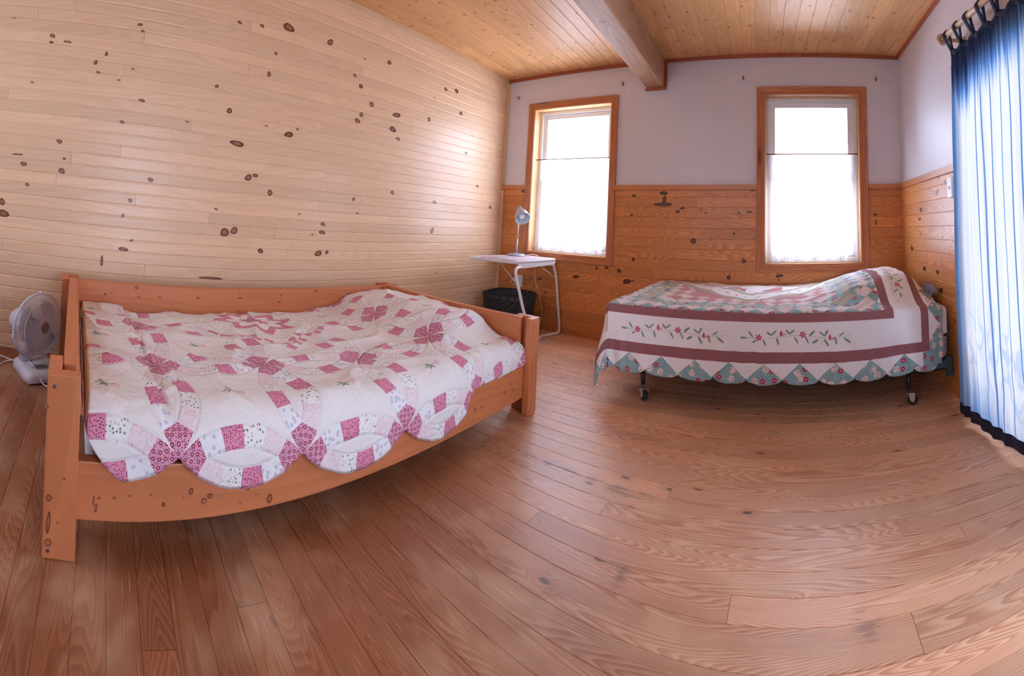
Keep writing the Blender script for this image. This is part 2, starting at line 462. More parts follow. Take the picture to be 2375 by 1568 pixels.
# left wall of pale horizontal pine
lz = [.755 + .0669 * k for k in range(-12, 26)]
lz = [0.0] + [q for q in lz if .01 < q < ZC - .012] + [ZC]
LW = boards('wall_left', LO + LA * 0 , LA, (0, 0, 1), LN, 0.0, 5.35, lz, .008, .0036, [M_left, M_knot], seed=3, jl=(1.6, 3.4), knots=knots_on(LO, LN, KL))
tag(LW, kind='structure')
mb = MB(); Mw = Matrix(((LA[0], -LN[0], 0, LO[0]), (LA[1], -LN[1], 0, LO[1]), (0, 0, 1, 0), (0, 0, 0, 1)))
mb.box((-.2, .0045, -.1), (5.6, .12, ZC + .1), M=Mw); tag(mb.build('wall_left_framing', M_dark), kind='structure')

# window wall: painted above, amber wainscot below
def grid_wall(mb, xs, zs, y0, y1, holes, mi=0, M=None):
    for i in range(len(xs) - 1):
        for k in range(len(zs) - 1):
            cx, cz = (xs[i] + xs[i + 1]) / 2, (zs[k] + zs[k + 1]) / 2
            if any(h[0] < cx < h[1] and h[2] < cz < h[3] for h in holes): continue
            mb.box((xs[i], y0, zs[k]), (xs[i + 1], y1, zs[k + 1]), M=M, mi=mi, r=.5)
mb = MB(); e = .004
xs = sorted([CX0 - .12, W1[0] - e, W1[1] + e, W2[0] - e, W2[1] + e, 1.05]); zs = [-.1, W1[2] - e, W1[3] + e, ZC + .1]
grid_wall(mb, xs, zs, YB, YB + .16, [(w[0] - e, w[1] + e, w[2] - e, w[3] + e) for w in (W1, W2)])
tag(mb.build('wall_back', M_white), kind='structure')
RZ = 1.345
wz = [0] + [1.2445 - .0861 * k for k in range(14, -1, -1)] + [1.302]
wz = [q for q in wz if q >= 0]
ho = [(w[0] - .05 , w[1] + .05, w[2] - .05, w[3]) for w in (W1, W2)]
WB = boards('trim_1', (0, YB - .010, 0), (1, 0, 0), (0, 0, 1), (0, -1, 0), CX0, .897, wz, .0035, .003, [M_wain, M_knotd], holes=ho, seed=12, jl=(1.2, 2.6), knots=knots_on((0, YB - .010, 0), (0, 1, 0), KW))
tag(WB, kind='structure')
WR = boards('trim_2', RO + RN * .010, RA, (0, 0, 1), RN, 0.0, YB - 2.345, wz, .0035, .003, [M_wainr, M_knotd], seed=21, jl=(2, 3), knots=knots_on(RO + RN * .010, RN, KR))
tag(WR, kind='structure')

# right wall with the patio door opening (frame local x runs from the corner towards the viewer)
Mr = Matrix(((RA[0], RN[0] * -1, 0, RO[0]), (RA[1], RN[1] * -1, 0, RO[1]), (0, 0, 1, 0), (0, 0, 0, 1)))
mb = MB(); a0, a1 = YB - DOOR[1], YB - DOOR[0]
grid_wall(mb, [-.2, a0, a1, YB - YF + .2], [-.1, DOOR[2], DOOR[3], ZC + .1], 0, .14, [(a0, a1, DOOR[2], DOOR[3])], M=Mr)
tag(mb.build('wall_right', M_white), kind='structure')
# wall behind the viewer
mb = MB(); grid_wall(mb, [-2.9, -1.6, -.9, 1.4], [-.1, .9, 2.0, ZC + .1], YF - .12, YF, [(-1.6, -.9, .9, 2.0)])
tag(mb.build('wall_front', M_white), kind='structure')

# strips: chair rails, crown, corner
def strip(name, lo, hi, mat, grain, M=None, bev=.003):
    b = MB(); b.box(lo, hi, grain, M=M); return tag(b.build(name, mat, bevel=bev), kind='structure')
for i, (x0, x1) in enumerate(((CX0 + .002, W1[0] - .066), (W1[1] + .066, W2[0] - .066), (W2[1] + .066, .893))):
    strip('trim_%d' % (3 + i), (x0, YB - .024, 1.302), (x1, YB + .002, RZ), M_rail, 0)
strip('trim_6', (.02, -.024, 1.302), (YB - 2.34, .002, RZ), M_rail, 0, Mr)
BX0, BX1, BZ = -1.272, -1.107, 2.205     # beam end on the window wall
strip('trim_7', (CX0, YB - .018, ZC - .03), (BX0 - .03, YB + .002, ZC + .002), M_crown, 0)
strip('trim_8', (BX1 + .024, YB - .018, ZC - .03), (.893, YB + .002, ZC + .002), M_crown, 0)
strip('trim_9', (.018, -.018, ZC - .03), (5.2, .002, ZC + .002), M_crown, 0, Mr)
strip('trim_10', (BX0 - .004, YB - .02, BZ - .026), (BX1 + .026, YB + .002, BZ), M_crown, 0)
strip('trim_11', (BX1, YB - .02, BZ), (BX1 + .026, YB + .002, ZC - .002), M_crown, 2)
strip('trim_12', (0, -.001 - .014, ZC - .034), (5.3, .002, ZC + .002), M_pale, 0, Mw)
Mk = Mw.copy()
strip('trim_13', (.0, -.028, 0), (.03, .002, 1.295), M_pale, 2, Mw)
strip('trim_14', (.0, -.028, 1.348), (.03, .002, ZC - .034), M_pale, 2, Mw)
# ceiling beam
mb = MB(); sh = Matrix.Identity(4)
def beamM(): return Matrix(((1, -.078, 0, 0), (0, 1, 0, 0), (0, 0, 1, 0), (0, 0, 0, 1)))
bx = .078 * YB
mb.box((BX0 + bx, YF, BZ), (BX1 + bx, YB + .001, ZC + .003), 1, M=beamM())
tag(mb.build('ceiling_beam', M_beam, bevel=.006), kind='structure')

# ------------------------------------------------------------------ windows
M_vinyl = simple('white_vinyl', srgb(248, 248, 250), .3, var=.01)
g = G('window_glass')
fr = g.n('Fresnel'); fr.inputs[0].default_value = 1.45
tr = g.n('BsdfTransparent'); gl = g.n('BsdfGlossy'); gl.inputs['Roughness'].default_value = .02
mxs = g.n('MixShader'); g.l(fr.outputs[0], mxs.inputs[0]); g.l(tr.outputs[0], mxs.inputs[1]); g.l(gl.outputs[0], mxs.inputs[2])
M_glass = g.done(mxs.outputs[0])
def frame_boxes(x0, x1, z0, z1, w, y0, y1, sides='lrtb'):
    b = MB()
    if 't' in sides: b.box((x0, y0, z1 - w), (x1, y1, z1), 0)
    if 'b' in sides: b.box((x0, y0, z0), (x1, y1, z0 + w), 0)
    if 'l' in sides: b.box((x0, y0, z0 + w), (x0 + w, y1, z1 - w), 2)
    if 'r' in sides: b.box((x1 - w, y0, z0 + w), (x1, y1, z1 - w), 2)
    return b
def casing(x0, x1, z0, z1, w, y, dirs):
    """mitred moulding round an opening, stepped profile"""
    b = MB()
    prof = [(0, 0), (0, .012), (.010, .016), (.022, .014), (.026, .018), (.046, .020), (.050, .024), (w - .004, .026), (w, .022), (w, 0)]
    C = [(x0, z0, -1, -1), (x1, z0, 1, -1), (x1, z1, 1, 1), (x0, z1, -1, 1)]
    for k in range(4):
        A_, B_ = C[k], C[(k + 1) % 4]; r = random.random(); hz = k % 2 == 0
        Ln = abs(B_[0] - A_[0]) + abs(B_[1] - A_[1])
        for j in range(len(prof) - 1):
            (d0, h0), (d1, h1) = prof[j], prof[j + 1]
            q = []
            for (c, d, h, uu) in ((A_, d0, h0, 0), (B_, d0, h0, Ln), (B_, d1, h1, Ln), (A_, d1, h1, 0)):
                q.append(((c[0] + c[2] * d, y - h, c[1] + c[3] * d), (uu + r * 19, d + r * 3)))
            b.face([p for p, _ in q], [t for _, t in q], r)
    return b
def window(name, w):
    x0, x1, z0, z1 = w
    t = tag(empty(name, ((x0 + x1) / 2, YB, z0)), kind='structure')
    casing(x0, x1, z0, z1, .066, YB - .001, None).build('casing', M_trim, t, weld=True)
    b = frame_boxes(x0 - .003, x1 + .003, z0 - .003, z1 + .003, .006, YB - .004, YB + .105)
    b.build('jamb', M_jamb, t)
    b = frame_boxes(x0 + .003, x1 - .003, z0 + .003, z1 - .003, .032, YB + .095, YB + .155); b.build('frame', M_vinyl, t, bevel=.003)
    zm = (z0 + z1) / 2 - .02
    b = frame_boxes(x0 + .036, x1 - .036, zm - .02, z1 - .036, .044, YB + .118, YB + .148)
    up_ = b.build('upper_sash', M_vinyl, t, bevel=.004)
    b = frame_boxes(x0 + .036, x1 - .036, z0 + .036, zm + .02, .044, YB + .099, YB + .117)
    lo_ = b.build('lower_sash', M_vinyl, t, bevel=.004)
    b = MB(); b.face([(x0 + .07, YB + .133, zm), (x1 - .07, YB + .133, zm), (x1 - .07, YB + .133, z1 - .07), (x0 + .07, YB + .133, z1 - .07)]); b.build('pane', M_glass, up_)
    b = MB(); b.face([(x0 + .07, YB + .108, z0 + .07), (x1 - .07, YB + .108, z0 + .07), (x1 - .07, YB + .108, zm), (x0 + .07, YB + .108, zm)]); b.build('pane', M_glass, lo_)
    return t
window('window_1', W1); window('window_2', W2)
# added fill window behind the viewer, and the patio door (both out of the picture, they let in the daylight)
t = tag(empty('fill_window', (-1.25, YF, .9)), kind='structure')
frame_boxes(-1.6, -.9, .9, 2.0, .05, YF - .12, YF - .04).build('frame', M_vinyl, t)
t = tag(empty('door_1', (rx(1), (DOOR[0] + DOOR[1]) / 2, 0)), kind='structure')
b = frame_boxes(a0, a1, DOOR[2] - .02, DOOR[3], .055, .02, .12)
b2 = MB(); am = (a0 + a1) / 2
for (lo, hi) in (((a0 + .055, .05, .03), (a0 + .12, .09, DOOR[3] - .055)), ((am - .05, .04, .03), (am + .05, .10, DOOR[3] - .055)), ((a1 - .12, .05, .03), (a1 - .055, .09, DOOR[3] - .055))):
    b.box(lo, hi, 2)
tmp = MB()
for f, uv, r in zip(b.f, b.uv, b.r): tmp.face([tuple(Mr @ Vector(b.v[i])) for i in f], uv, r)
tmp.build('frame', M_vinyl, t, bevel=.004)
tmp = MB(); tmp.face([tuple(Mr @ Vector(p)) for p in ((a0 + .1, .07, .04), (a1 - .1, .07, .04), (a1 - .1, .07, DOOR[3] - .05), (a0 + .1, .07, DOOR[3] - .05))]); tmp.build('pane', M_glass, t)
# casing of the door: plain board, its edge shows beside the curtain
b = MB()
for (lo, hi, gr) in (((a0 - .062, -.022, 0), (a0 + .004, .012, DOOR[3] + .06), 2), ((a1 - .004, -.022, 0), (a1 + .062, .012, DOOR[3] + .06), 2), ((a0 + .004, -.022, DOOR[3] - .004), (a1 - .004, .012, DOOR[3] + .06), 0)):
    b.box(lo, hi, gr, M=Mr)
b.build('casing', M_trim, t, bevel=.003)

# ================================================================== wooden bed (its own axes: u along, v towards the wall)
PB = .068
BO = empty('wooden_bed', (-1.148, -.065, 0), 0)
tag(BO, 'low reddish stained plank bed with corner posts under the pink patchwork quilt', 'bed')
BT = np.array([-math.sin(PB), math.cos(PB), 0]); BN = np.array([-math.cos(PB), -math.sin(PB), 0]); B0 = np.array([-1.148, -.065, 0])
MBED = Matrix(((BT[0], BN[0], 0, B0[0]), (BT[1], BN[1], 0, B0[1]), (0, 0, 1, 0), (0, 0, 0, 1)))
def bw(u, v, z): return B0 + BT * u + BN * v + np.array([0, 0, z])
ZT, BL, BV = .487, 2.105, 1.262          # post height, length, depth of the frame
M_screw = simple('screw_steel', srgb(120, 116, 112), .35, .9)
M_knotb = knot_mat('bed_knot', srgb(172, 102, 70), srgb(124, 62, 42))
def knot_faces(b, lst, p, n, ax):
    """knots that show in the face of a board"""
    n = np.array(n, float); n /= np.linalg.norm(n); ax = np.array(ax, float); up = np.cross(n, ax)
    for (px, py, r1, r2) in lst:
        c = on_plane(px, py, p, n) + n * .0004
        fr = [1, .8, .5, .02]; rr = random.random(); sc = np.linalg.norm(c - EYE) / CF
        for i in range(3):
            for k in range(14):
                q = []
                for (f_, kk) in ((fr[i], k), (fr[i], k + 1), (fr[i + 1], k + 1), (fr[i + 1], k)):
                    t = 2 * PI * kk / 14; q.append((c + ax * (r1 * sc * f_ * math.cos(t)) + up * (r2 * sc * f_ * math.sin(t)), (f_, kk)))
                b.face([a_ for a_, _ in q], [a_ for _, a_ in q], rr, 1)
vr = BV - t4 - .039 - .038 if False else 1.262 - .038 - .039 - .038
KN_BACK = [(244,682,4,2.5),(258,680,4,1.5),(317,667,5,4),(322,689,4,2),(371,689,4,2),(459,691,5,2.5),(557,691,5,2.5),(652,685,3,2.5),(733,675,4,4),(648,701,4,2),(765,681,3,2),(808,681,3,2.5),(800,676,2,1.5),(765,696,2,1.5),(887,668,2,5),(862,674,3,3),(555,680,2,1)]
KN_SIDE = [(443,1139,5,7),(487,1150,6,5),(473,1162,6,6),(379,1170,4,5),(625,1156,6,9),(557,1167,3,2),(425,1154,3,2),(230,1155,4,3),(265,1155,4,3),(300,1150,3,2),(350,1147,3,2),(575,1135,5,1.5),(596,1147,5,1.5),(1185,892,3,4),(1191,905,4,3),(1102,950,4,3),(1118,945,4,2),(1170,910,6,2),(217,1160,2,10),(222,1178,3,9)]
KN_POST = [(107,943,6,5),(113,1155,6,7),(111,1258,7,8),(133,1213,2.5,2.5),(149,1111,2.5,2.5),(112,1212,4,22)]
LEAN = (-.034, 0)                        # the near end leans out a little
def bbox(name, lo, hi, grain, parent=BO, top=None, bev=.0035, kn=None, kv=0):
    b = MB(); b.box(lo, hi, grain, M=MBED, top=top)
    if kn: knot_faces(b, kn, bw(0, kv, 0), -BN, BT)
    return b.build(name, [M_bed, M_knotb], parent, bevel=bev)
def screw(parent, u, v, z, n):
    b = MB(); c = bw(u, v, z); n = np.array(n, float)
    Mq = Matrix.Translation(c) @ Vector(n).to_track_quat('Z', 'Y').to_matrix().to_4x4()
    b.lathe([(.0001, .0016), (.0022, .0014), (.0040, .0020), (.0052, .0012), (.0054, -.002)], 14, Mq); return b.build('screw', M_screw, parent)
t4 = .038; w4 = .089
for (u0, u1, us0, us1, tp) in ((0.0, w4, 0.0, t4, LEAN), (BL - .082, BL, BL - t4, BL, (0, 0))):
    # each corner: a flat upright facing out and a second upright behind it
    for front in (True, False):
        v0, v1 = (0, t4) if front else (BV - t4, BV)
        p = bbox('post', (u0, v0, 0), (u1, v1, ZT), 2, top=tp, kn=KN_POST if front and u0 == 0 else None)
        vv = (t4 + .0005, t4 + w4) if front else (BV - t4 - w4, BV - t4 - .0005)
        bbox('post_block', (us0, vv[0], 0), (us1, vv[1], ZT + .002), 2, p, top=tp)
        if front:
            lean = tp[0]
            for zz, du in ((.455, .020), (.022, .016)):
                screw(p, u0 + du + lean * zz / ZT, -.0004, zz, -BN)
# rails along the bed and boards across its ends
ea, eb = w4 * .43, BL - t4 - .038
bbox('side_rail', (.012, t4 + .001, .083), (BL - .012, t4 + .038, .242), 0, kn=KN_SIDE, kv=t4 + .001)
bbox('back_rail', (.03, BV - t4 - .039 - .038, .30), (BL - .03, BV - t4 - .039, ZT - .003), 0, kn=KN_BACK, kv=vr)
bbox('end_board', (t4 + .001, t4 + .039, .345), (t4 + .039, BV - t4 - .040, ZT), 1, top=LEAN)
bbox('end_board', (BL - t4 - .040, t4 + .039, .345), (BL - t4 - .002, BV - t4 - .040, ZT), 1)
for uu in (.35, .95, 1.55):
    bbox('slat', (uu, .08, .135), (uu + .09, BV - .12, .155), 1)
# mattress
def quilt_zt(u, v):
    """height of the made bed"""
    z = .392 + .012 * ss(.35 - u, 0, .3) - .03 * ss(v, .75, 1.16) + .015 * ss(u, 1.1, 1.6) * ss(v, .7, 1.16) - .018 * ss(.14, u, .3)
    z += .118 * ss(u, 1.46, 1.80) * ss(v, .14, .36) * (1 - .25 * ss(v, .95, 1.2)) * (1 - .5 * ss(u, 1.93, 2.06))
    return z
M_matt = simple('mattress_ticking', srgb(222, 224, 232), .8, var=.04, vscale=200)
b = MB(); b.box((.10, .135, .156), (BL - .10, vr - .02, .325), 0, M=MBED)
mo = b.build('mattress', M_matt, bevel=.03, seg=4)
tag(mo, 'white mattress with pale blue ticking under the pink patchwork quilt', 'mattress')

# ---- pink wedding-ring quilt
LAT = .42; RO_, RI_ = .297, .237
UX = [-.52, -.07, .343, .735, 1.168, 1.60, 2.02, 2.44]; LX = [-.84, -.42, 0, .42, .84, 1.26, 1.68, 2.10]
def lat_u(u): return float(np.interp(u, UX, LX))
def inv_u(l): return float(np.interp(l, LX, UX))
ZB_U = [-.1, .0, .2, .53, .94, 1.37, 1.6, 1.85, 2.1]; ZB = [.215, .21, .200, .168, .130, .118, .13, .145, .15]
def hem_t(l, u):
    d = (l % LAT) - .21
    t = .297 - math.sqrt(RO_ ** 2 - d * d)
    if u < .2: t += .13 * ((.2 - u) / .126) ** 1.3 if u > .03 else .13 * (.17 / .126) ** 1.3
    return t
def quilt_pos(u, t):
    """quilt point -> bed space"""
    uo = u
    z0 = float(np.interp(u, ZB_U, ZB)); inside = ss(u, 1.53, 1.64)
    vf_ = .018 + .012 * inside
    r = .115 - .02 * inside
    ze = quilt_zt(u, vf_ + r)
    L1 = ze - r - z0
    if t < L1: v, z = vf_, z0 + t
    elif t < L1 + r * PI / 2:
        a = (t - L1) / r; v = vf_ + r * (1 - math.cos(a)); z = ze - r + r * math.sin(a)
    else:
        v = vf_ + r + (t - L1 - r * PI / 2); z = quilt_zt(u, v)
    back = vr - .006
    if v > back: z -= (v - back); v = back
    drop = 0
    on_top = ss(t, L1, L1 + r)
    # wrinkles
    p = Vector((u * 2.4 + v * 1.2, v * 3.4 - u * 1.0, 3.7))
    w1 = mnoise.noise(p) * .012 + mnoise.noise(p * 2.7) * .008 + (1 - abs(mnoise.noise(Vector((u * 2.2 + t * 3.5, t * 2.0 - u * 4.4, 9.1))))) ** 5 * .016
    z += w1 * on_top
    fold = (mnoise.noise(Vector((u * 7.0, t * 1.2, 1.3))) * .012 + mnoise.noise(Vector((u * 19, t * 2.5, 5.3))) * .004)
    v -= abs(fold) * (1 - on_top) * (1 - .8 * inside)
    # puckers at the crossings of the rings
    l = lat_u(u); du = (l + .21) % LAT - .21; dt = (t - .087 + .21) % LAT - .21
    z -= .009 * math.exp(-(du * du + dt * dt) / .0022) * on_top
    v += .0 
    if inside > 0 and t < L1 + r and z < .2485:
        v += (.2485 - z) * inside * .9; z = z + (.2485 - z) * inside
    umin, umax = .088, 1.975 + .055 * (1 - ss(v, .05, .12))
    if u < umin: z -= (umin - u) * .9; u = umin - .25 * min(.03, umin - u)
    if u > umax: z -= (u - umax); u = umax
    return u, v, max(z, .06)
def quilt1():
    mb_v = []; uvs = []
    nu, nt = 300, 170
    lats = [(-.42 + .003) + k * (1.68 + .42 + .035) / nu for k in range(nu + 1)]
    lats = sorted(set([q for q in lats] + [0, .42, .84, 1.26, 1.68]))
    lats = [q for q in lats if inv_u(q) > -.03]
    for l in lats:
        u = inv_u(l); t0 = hem_t(l, u); t1 = 1.50
        for k in range(nt + 1):
            f = k / nt; t = t0 + (t1 - t0) * f
            q = quilt_pos(u, t); P = bw(*q)
            mb_v.append(tuple(P)); uvs.append((l, t))
    n = nt + 1; F = []
    for i in range(len(lats) - 1):
        for k in range(nt): F.append((i * n + k, (i + 1) * n + k, (i + 1) * n + k + 1, i * n + k + 1))
    me = bpy.data.meshes.new('quilt'); me.from_pydata(mb_v, [], F)
    ul = me.uv_layers.new(name='UVMap'); idx = np.zeros(len(me.loops), dtype=np.int32); me.loops.foreach_get('vertex_index', idx)
    ul.data.foreach_set('uv', np.array(uvs, dtype=np.float32)[idx].ravel())
    me.polygons.foreach_set('use_smooth', np.ones(len(F), dtype=bool))
    o = bpy.data.objects.new('quilt', me); COL.objects.link(o); return o

def ell(g, x, y, cx, cy, a, b, rot):
    c, s = math.cos(rot), math.sin(rot)
    dx = x - cx; dy = y - cy
    p = (dx * c + dy * s) * (1 / a); q = (dy * c - dx * s) * (1 / b)
    return p * p + q * q               # < 1 inside
def mat_quilt1():
    g = G('wedding_ring_patchwork')
    l, t = g.uv()
    x = ((l + .42 * 8) * (1 / LAT)).frac * LAT - .21      # about the ring centre
    y = ((t - .087 + .42 * 8) * (1 / LAT)).frac * LAT - .21
    ax, ay = x.abs, y.abs
    sw = ay > ax
    def pick(a, b): return a + (b - a) * sw           # sw? b : a
    p = LAT - pick(ax, ay); q = pick(y * x.sign, x * y.sign * -1)     # offset from the neighbouring ring centre
    dB = hyp(g, p, q)
    th = g.math('ARCTAN2', q, p)
    infoot = dB < RO_; band = infoot * (dB > RI_)
    nidx = ((th + .5236) * (1 / .2618)).floor             # 0..3 between the dark corners
    dark = (th.abs > .5236)
    # prints
    cream = srgb(244, 240, 236)
    d1, r1, r1b = g.voro(l, t, 150)
    d2, r2, r2b = g.voro(l + 3.3, t, 95)
    pinkb = g.mix((1 - g.sm(d1, .22, .34)) * (r1 > .35), srgb(228, 146, 170), g.mix(r1 > .82, srgb(150, 38, 84), srgb(96, 96, 150)))
    flor = g.mix((1 - g.sm(d2, .20, .34)) * (r2 > .4), srgb(240, 240, 236), g.mix(r2 > .68, srgb(116, 134, 124), srgb(228, 190, 184)))
    d3, r3, r3b = g.voro(l, t + 5.1, 60)
    lav = g.mix((1 - g.sm(d3, .3, .42)) * (r3 > .55) * .55, srgb(238, 238, 238), g.mix(r3 > .78, srgb(196, 160, 196), srgb(160, 180, 200)))
    sw1 = g.noise(l, t, 0, 55, 1, .5, 1.5)
    rose = g.mix((1 - g.sm((sw1 - .5).abs, .01, .035)) * .5, srgb(240, 226, 228), srgb(214, 150, 170))
    d4, r4, r4b = g.voro(l, t, 52, rnd=.35)
    dk = g.mix(1 - g.sm(d4, .27, .32), srgb(226, 160, 182), srgb(152, 48, 78))
    dk = g.mix(1 - g.sm(d4, .10, .15), dk, srgb(236, 190, 196))
    dk = g.mix((1 - g.sm(d1, .2, .3)) * (d4 > .40) * (r1 > .3), dk, srgb(120, 46, 104))
    col = g.mix((nidx > .5) * (nidx < 1.5), lav, pinkb)
    col = g.mix((nidx > 1.5) * (nidx < 2.5), col, flor)
    col = g.mix(nidx > 2.5, col, rose)
    col = g.mix(dark, col, dk)
    ground = g.mix(g.noise(l, t, 0, 5, 1), cream, srgb(232, 228, 224))
    # embroidered sprig in every ring centre
    em = None
    for (cx, cy, a, b, ro) in ((-.012, .004, .026, .006, 2.3), (-.010, -.012, .024, .006, .75), (.012, -.002, .030, .003, .05), (-.034, -.004, .018, .004, .1), (-.016, .016, .014, .008, 1.9), (.004, -.018, .014, .006, -.6)):
        e_ = ell(g, x * 1.5, y * 1.5, cx, cy, a, b, ro); em = e_ if em is None else g.mn(em, e_)
    ground = g.mix((em < 1) * .8, ground, srgb(88, 122, 100))
    fl = hyp(g, x - .034, y + .004)
    ground = g.mix((fl < .014) * (d1 < .42) * .8, ground, srgb(226, 150, 172))
    # centre medallion: star in a square set on its point
    mx_, my_ = l - .63, t - 1.10
    dm = mx_.abs + my_.abs
    rr = hyp(g, mx_, my_); an = g.math('ARCTAN2', my_, mx_)
    pt = ((an * (8 / (2 * PI)) + .5).frac - .5).abs * 2
    star = g.mix(rr < .082 - pt * .03, g.mix(.35, flor, cream), dk)
    star = g.mix((rr > .082 - pt * .03) * (rr < .152 - pt * .055), star, srgb(246, 242, 240))
    star = g.mix((rr > .152 - pt * .055) * (rr < .215 - pt * .075), star, pinkb)
    ck = ((mx_ + my_) * (1 / .055)).floor + ((mx_ - my_) * (1 / .055)).floor
    chk = ((ck * .5).frac > .25) * (dm > .34)* (my_.abs > .24)
    star = g.mix(chk, star, pinkb)
    ingr = dm < .44
    # seam lines (quilted, slightly sunken)
    seam = g.mn(g.mn((dB - RO_).abs, (dB - RI_).abs), g.mx((dB - RI_) * -10, 0) + 1)
    base = g.mix(band, ground, col)
    base = g.mix(ingr, base, star)
    rowh = g.sm(t, .93, 1.0)
    wr = g.noise(l * 7 + t * 3, t * 9 - l * 4, 0, 1, 3, .6, .6)
    wr2 = g.noise(l, t, 2, 42, 1, .6)
    h = wr * 1.4 + wr2 * .25 + g.sm(seam, 0, .010) * .35
    edge = None
    sh = g.bsdf(base, .85, 0, bump=h, bstr=.65, bdist=.014, spec=.25, sheen=.1)
    return g.done(sh)
M_q1 = mat_quilt1()
q1 = quilt1(); q1.data.materials.append(M_q1)
M_q1e = simple('lilac_binding', srgb(196, 150, 196), .8)
so = q1.modifiers.new('thickness', 'SOLIDIFY'); so.thickness = .007; so.offset = -1; so.use_rim = True; so.material_offset_rim = 1
q1.data.materials.append(M_q1e)
tag(q1, 'pink and white patchwork quilt with interlocking rings and scalloped hem on the wooden bed', 'quilt')

# ================================================================== folding bed by the windows
def box_part(name, lo, hi, mat, parent, bev=.002, grain=0, M=None):
    b = MB(); b.box(lo, hi, grain, M=M); return b.build(name, mat, parent, bevel=bev)
M_frame = simple('green_grey_enamel', srgb(58, 84, 92), .4, .2)
M_tube = simple('dark_green_tube', srgb(38, 48, 46), .35, .3)
M_rub = simple('black_rubber', srgb(30, 32, 34), .5)
M_zinc = simple('zinc_plate', srgb(196, 190, 186), .35, .7)
FB = tag(empty('folding_bed', (-.1, 2.95, 0)), 'folding bed frame of green grey metal on casters under the window', 'bed')
FX0, FX1, FY0, FY1 = -1.02, .88, 2.475, 3.44
for yy, s_ in ((FY0, 1), (FY1, -1)):
    b = MB(); b.box((FX0, yy, .168), (FX1, yy + s_ * .004, .218)); b.box((FX0, yy, .168), (FX1, yy + s_ * .034, .172)); b.build('side_rail', M_frame, FB)
b = MB(); b.box((FX0, FY0, .170), (FX0 + .004, FY1, .216), 1); b.build('end_rail', M_frame, FB)
b = MB(); b.box((FX1 - .004, FY0, .170), (FX1, FY1, .216), 1); b.build('end_rail', M_frame, FB)
for yy in (FY0 - .005, FY1 - .028):
    p = box_part('end_bracket', (FX1 - .018, yy, .122), (FX1 + .016, yy + .006 + .02, .232), M_frame, FB, .004)
    b = MB()
    for zz in (.150, .178, .206):
        b.lathe([(.0001, .0015), (.004, .001), (.0045, -.001)], 10, Matrix.Translation((FX1 - .001, yy - .0002, zz)) @ Matrix.Rotation(PI / 2, 4, 'X'))
    b.build('rivet_holes', M_rub, p)
for k in range(9):
    box_part('slat', (FX0 + .1 + .2 * k, FY0 + .004, .190), (FX0 + .13 + .2 * k, FY1 - .004, .196), M_frame, FB, 0)
def caster_leg(x, y, rot, brake=False):
    b = MB(); b.tube([(x - .004, y, .169), (x, y, .12), (x + .002, y, .085)], .0125, 12); lg = b.build('leg', M_tube, FB)
    Mz = Matrix.Translation((x + .002, y, 0)) @ Matrix.Rotation(rot, 4, 'Z')
    off = .016
    b = MB(); b.lathe([(.006, -.013), (.022, -.013), (.027, -.010), (.0285, -.004), (.0285, .004), (.027, .010), (.022, .013), (.006, .013)], 28, Mz @ Matrix.Translation((off, 0, .0286)) @ Matrix.Rotation(PI / 2, 4, 'X'))
    b.build('wheel', M_rub, lg)
    b = MB()
    b.box((-.016, -.019, .066), (.030, .019, .0695), M=Mz)
    for sy in (-.019, .0165):
        pr = [(-.004, .067), (.030, .067), (.031, .038), (.027, .024), (.019, .019), (.010, .022), (.004, .032), (-.001, .046)]
        A_ = [tuple(Mz @ Vector((p, sy, q))) for p, q in pr]; B_ = [tuple(Mz @ Vector((p, sy + .0025, q))) for p, q in pr]
        b.face(A_); b.face(B_[::-1])
        for i in range(len(pr)): j = (i + 1) % len(pr); b.face([A_[i], B_[i], B_[j], A_[j]])
    fk = b.build('fork', M_zinc, lg)
    b = MB(); b.lathe([(.0001, .022), (.004, .0215), (.0048, .019), (.0048, -.019), (.004, -.0215), (.0001, -.022)], 12, Mz @ Matrix.Translation((off, 0, .0286)) @ Matrix.Rotation(PI / 2, 4, 'X')); b.build('axle', M_zinc, lg)
    if brake:
        b = MB(); b.tube([tuple(Mz @ Vector(p)) for p in ((-.014, -.004, .055), (-.030, -.010, .044), (-.040, -.012, .043))], [.004, .004, .0055], 8); b.build('brake_tab', M_zinc, lg)
caster_leg(-.862, 2.497, -.75, True); caster_leg(.634, 2.480, -.25)
caster_leg(-.862, 3.42, .6); caster_leg(.634, 3.42, 2.2)

M_sheet = simple('white_fitted_sheet', srgb(232, 226, 226), .85, var=.04, vscale=25, bstr=.2)
M_found = simple('lilac_cushion_cover', srgb(206, 200, 216), .85, var=.04, vscale=25)
lc = MB(); lc.box((-1.0, 2.50, .219), (.875, 3.43, .345)); lo2 = lc.build('mattress', M_found, bevel=.022, seg=4)
tag(lo2, 'lower lilac grey foundation on the folding bed frame below the white mattress', 'mattress')
b = MB()
b.tube([(.872 + .006, 2.52 + .05 * k, .33) for k in range(18)], .006, 6); b.build('piping', M_sheet, lo2)
